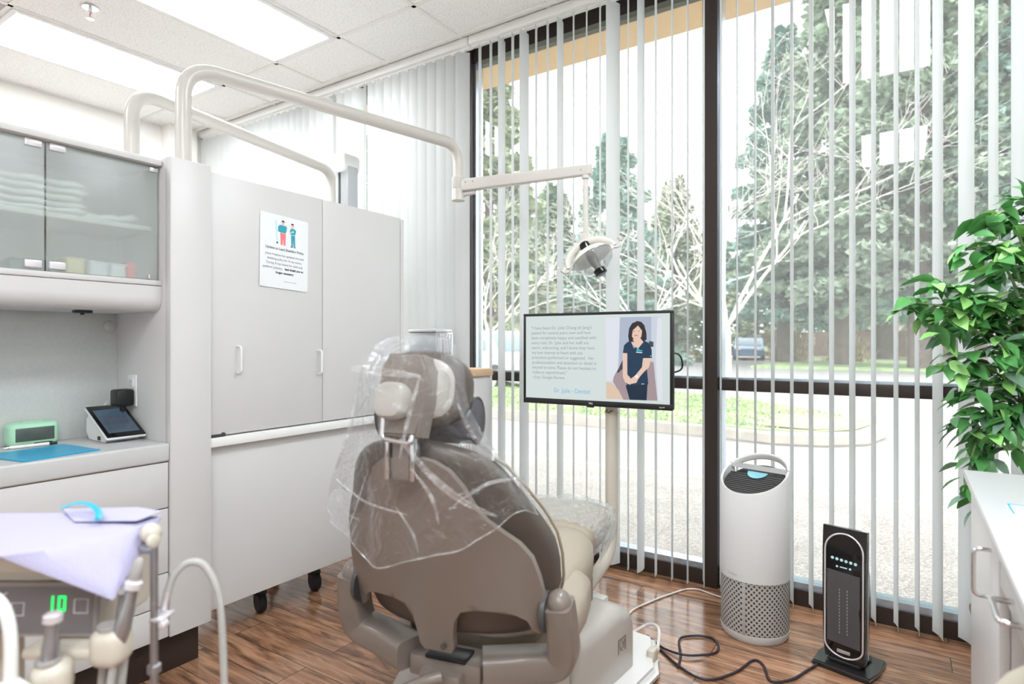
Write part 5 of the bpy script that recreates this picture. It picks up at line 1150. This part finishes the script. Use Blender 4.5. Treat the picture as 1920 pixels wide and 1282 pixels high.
# cars
def car(label, loc, rot, m, L=4.3, W=1.78, Hh=1.5, van=False):
    t = thing('parked_car', label, 'car', loc, rot); hw = W/2
    prof = [(-L/2, .28), (-L/2, .75), (-L/2+.25, .9), (-L/2+.9, .95), (-L/2+1.55, Hh-.05), (-L/2+2.0, Hh), (L/2-1.1, Hh), (L/2-.35, .98), (L/2-.05, .9), (L/2, .6), (L/2, .28)]
    b = bm_new(); prism(b, prof, lambda a, c, h: V((h*(1-.10*max(0, c-.9)), a, c)), -hw, hw, .04); bd = obj('body', b, m, t, local=True)
    b = bm_new()
    for s in (-1, 1): prism(b, [(-L/2+1.05, .97), (-L/2+1.65, Hh-.12), (L/2-1.15, Hh-.12), (L/2-.6, .97)], lambda a, c, h, s=s: V((s*(hw*(1-.10*max(0, c-.9))+h), a, c)), .001, .006)
    prism(b, [(-hw*.86, .98), (hw*.86, .98), (hw*.76, Hh-.10), (-hw*.76, Hh-.10)], lambda a, c, h: V((a, -L/2+.93+(c-.98)*1.28-.01-h, c)), 0, .006); prism(b, [(-hw*.86, 1.0), (hw*.86, 1.0), (hw*.76, Hh-.10), (-hw*.76, Hh-.10)], lambda a, c, h: V((a, L/2-.36-(c-1.0)*1.5+.012+h, c)), 0, .006)
    obj('windows', b, 'car_glass', t, local=True)
    for x in (-hw+.02, hw-.02):
        for y in (-L/2+.85, L/2-.8):
            b = bm_new(); lathe(b, [(.05, -.10), (.30, -.10), (.33, -.07), (.33, .07), (.30, .10), (.05, .10)], 28, (x, y, .33), (1, 0, 0)); wl = obj('wheel', b, 'tyre', t, local=True)
            b = bm_new(); lathe(b, [(.02, -.115), (.20, -.115), (.21, -.10), (.21, .10), (.20, .115), (.02, .115)], 24, (x, y, .33), (1, 0, 0)); obj('hub', b, 'hinge_metal', wl, local=True)
    b = bm_new()
    for s in (-1, 1): bx(b, s*hw*.72-.16, s*hw*.72+.16, -L/2-.01, -L/2+.05, .66, .80, .02)
    obj('headlight', b, 'hinge_metal', t, local=True); b = bm_new()
    for s in (-1, 1): bx(b, s*hw*.78-.12, s*hw*.78+.12, L/2-.04, L/2+.012, .70, .88, .02)
    obj('tail_light', b, 'bin_red', t, local=True); return t
car('white parked car outside, seen between slats left of the television', (-9.0, 13.2, 0), 62, 'car_white')
car('small blue parked car far off beside the window post', (-8.9, 42.5, 0), 12, 'car_blue')
car('second white parked car outside, half hidden behind the first', (-13.6, 13.4, 0), 62, 'car_white')
# trees
def conifer(label, x, y, H, Rr, m, seed, base=.12, low=.12, n=5200, size=1., group='conifers beyond the lot'):
    rnd = random.Random(seed); t = thing('conifer', label, 'tree', (x, y, base), 0, group)
    b = bm_new(); tube(b, [V((0, 0, -.1)), V((.05, .02, H*.5)), V((0, 0, H*.97))], [max(.13, H*.022), H*.013, .02], 10); tk = obj('trunk', b, 'bark', t, local=True)
    b = bm_new(); br = bm_new(); nb = int(H*6)
    per = max(6, n//nb)
    for k in range(nb):
        s = low+(1-low)*(k/nb)**.9; z = H*s; L = Rr*(1-s)**.75*rnd.uniform(.7, 1.12)+.25; a = k*2.4+rnd.uniform(-.3, .3); d = V((math.cos(a), math.sin(a), 0)); droop = rnd.uniform(-.10, .28)
        end = V((0, 0, z))+d*L+V((0, 0, -L*droop)); tube(br, [V((0, 0, z)), end], [.02+.012*L, .008], 5)
        for j in range(per):
            u = .18+.82*math.sqrt(rnd.random()); q = V((0, 0, z)).lerp(end, u); side = V((-d.y, d.x, 0))*rnd.gauss(0, .16*L*(1.15-u)+.08)
            q = q+side+V((0, 0, rnd.gauss(-.05, .12*size)-abs(side.length)*.25)); ln = size*rnd.uniform(.16, .42); dirn = (d+side*1.3+V((rnd.gauss(0, .5), rnd.gauss(0, .5), rnd.uniform(-.9, .25)))).normalized(); wv = dirn.cross(V((rnd.gauss(0, 1), rnd.gauss(0, 1), 1))).normalized()*ln*rnd.uniform(.30, .55)
            p0 = q; p1 = q+dirn*ln
            b.faces.new([b.verts.new(p0), b.verts.new(p0.lerp(p1, .45)+wv), b.verts.new(p1), b.verts.new(p0.lerp(p1, .45)-wv)])
    obj('foliage', b, m, t, local=True, smooth=0); obj('branches', br, 'bark', tk, local=True); return t
def at(px, d):      # helper for laying out the grounds: bearing (as a fraction of the lens) and range in metres
    a = (px-960)/1120; return (-.5513+a*.8343)*d, (.8343+a*.5513)*d
for (lab, a_, d, H, Rr, m, sd, low, n, sz) in [
    ('tall dense conifer nearest the ficus, its crown filling the right window', 1725, 25, 21, 5.2, 'conifer', 1, .16, 42000, 1.05), ('tall conifer second from the right behind the bare tree', 1580, 29, 22, 5.0, 'conifer', 2, .15, 38000, 1.05),
    ('blue-green conifer right of the dark window post, top below the eave', 1470, 33, 18.5, 4.0, 'conifer_blue', 3, .12, 30000, 1.0), ('conifer at the far right edge behind the ficus', 1890, 24, 19, 4.6, 'conifer_blue', 4, .15, 28000, 1.0),
    ('tall conifer behind and between the two tall right conifers', 1655, 39, 27, 6.0, 'conifer_blue', 14, .10, 26000, 1.3), ('tall conifer behind the ficus conifer, filling the gap above', 1810, 37, 27, 6.0, 'conifer', 15, .10, 26000, 1.3),
    ('short conifer beside the dark window post on its left', 1265, 38, 11.5, 3.2, 'conifer_olive', 5, .05, 12000, 1.1), ('broad conifer behind the dental lamp', 1150, 32, 12.2, 3.6, 'conifer_blue', 6, .05, 14000, 1.1),
    ('low conifer between lamp arm and television', 1040, 36, 10.6, 3.4, 'conifer', 7, .05, 14000, 1.1), ('tall conifer right beside the pale window jamb at left', 915, 26, 14.2, 3.0, 'conifer_olive', 8, .08, 16000, 1.1), ('conifer seen through the gap in the shut slats', 690, 34, 13, 3.4, 'conifer', 9, .05, 5000, 1.1)]:
    x, y = at(a_, d); conifer(lab, x, y, H, Rr, m, sd, low=low, n=n, size=sz, group=None)
# background hedge row of conifers further back
for k, (a_, d, H) in enumerate([(960, 52, 9.5), (1090, 56, 9), (1210, 54, 9.5), (1340, 55, 11), (1420, 50, 10), (1520, 52, 12), (1640, 48, 12), (1780, 50, 13)]):
    x, y = at(a_, d); conifer(['far hedge conifer left of the white car', 'far hedge conifer behind the left end of the television', 'far hedge conifer behind the right end of the television', 'far hedge conifer left of the blue car', 'far hedge conifer right of the blue car', 'far hedge conifer behind the lot, above the parking lines', 'far hedge conifer behind the house', 'far hedge conifer behind the yard sign'][k], x, y, H, 4.2, ['conifer', 'conifer_olive', 'conifer_blue'][k % 3], 30+k, low=.02, n=4500, size=1.5, group=None)
def bare(label, x, y, H, spread, seed, base=.14, depth=5, m='bark_pale', nstart=6, cat='tree', r0=.075):
    rnd = random.Random(seed); t = thing('bare_tree', label, cat, (x, y, base)); b = bm_new(); tw = bm_new()
    def grow(p, d, L, r, lev):
        n = 4; pts = [p]; q = p; dd = d.copy()
        for i in range(n):
            dd = (dd+V((rnd.gauss(0, .10), rnd.gauss(0, .10), rnd.gauss(.03, .07)))).normalized(); q = q+dd*(L/n); pts.append(q)
        tube(b if lev < 2 else tw, pts, [r*(1-.5*i/n) for i in range(n+1)], 7 if lev < 2 else 4, cap=False)
        if lev >= depth: return
        for k in range(rnd.choice((2, 3, 3)) if lev < 3 else rnd.choice((2, 3))):
            f = rnd.uniform(.35, 1.0); i = min(n-1, int(f*n)); pp_ = pts[i].lerp(pts[i+1], f*n-i) if f < 1 else pts[-1]
            nd = (dd+V((rnd.gauss(0, .62), rnd.gauss(0, .62), rnd.gauss(.06, .38)))).normalized(); grow(pp_, nd, L*rnd.uniform(.55, .85), max(.0028, r*.47), lev+1)
    tube(b, [V((0, 0, -.05)), V((.02, 0, .6)), V((0, .02, 1.35))], [r0*1.2, r0, r0*.95], 12)
    for k in range(nstart):
        a = k*6.283/nstart+rnd.uniform(-.3, .3); el_ = rnd.uniform(.45, 1.25); d = V((math.cos(a)*math.cos(el_), math.sin(a)*math.cos(el_), math.sin(el_)))
        grow(V((0, .02, rnd.uniform(1.05, 1.38))), d, H*rnd.uniform(.30, .42), r0*.5, 0)
    obj('trunk', b, m, t, local=True, smooth=60); obj('twigs', tw, m, t, local=True, smooth=60); return t
x, y = at(1362, 11.2); bare('pale leafless tree on the island just right of the dark post', x, y, 6.4, 3, 5, nstart=6)
x, y = at(1205, 12.2); bare('pale leafless tree behind the television on the island', x, y, 4.6, 3, 12, nstart=5, depth=4, r0=.05)
x, y = at(915, 12.6); bare('pale leafless tree at the left window jamb', x, y, 5.0, 3, 9, nstart=5, depth=4, r0=.05)
rnd = random.Random(8)
for k, (a_, d, s) in enumerate([(900, 24.5, 1.4), (948, 36, 1.3), (1480, 34, .9), (1590, 33, .8)]):
    x, y = at(a_, d); b = bm_new()
    for j in range(1500):
        q = V((rnd.gauss(0, s*.5), rnd.gauss(0, s*.5), abs(rnd.gauss(0, s*.8)))); dd_ = V((rnd.gauss(0, .5), rnd.gauss(0, .5), 1)).normalized(); w_ = dd_.cross(V((rnd.gauss(0, 1), 1, 0))).normalized()*.04
        b.faces.new([b.verts.new(q-w_), b.verts.new(q+w_), b.verts.new(q+dd_*.35)])
    bmesh.ops.translate(b, verts=b.verts, vec=(x, y, 0)); tag(obj('shrub', b, 'shrub', smooth=0), ['tan dry shrub left of the white car', 'tan dry shrub behind the white car', 'low dry shrub across the lot by the left trunk', 'low dry shrub across the lot between trunks'][k], 'shrub')
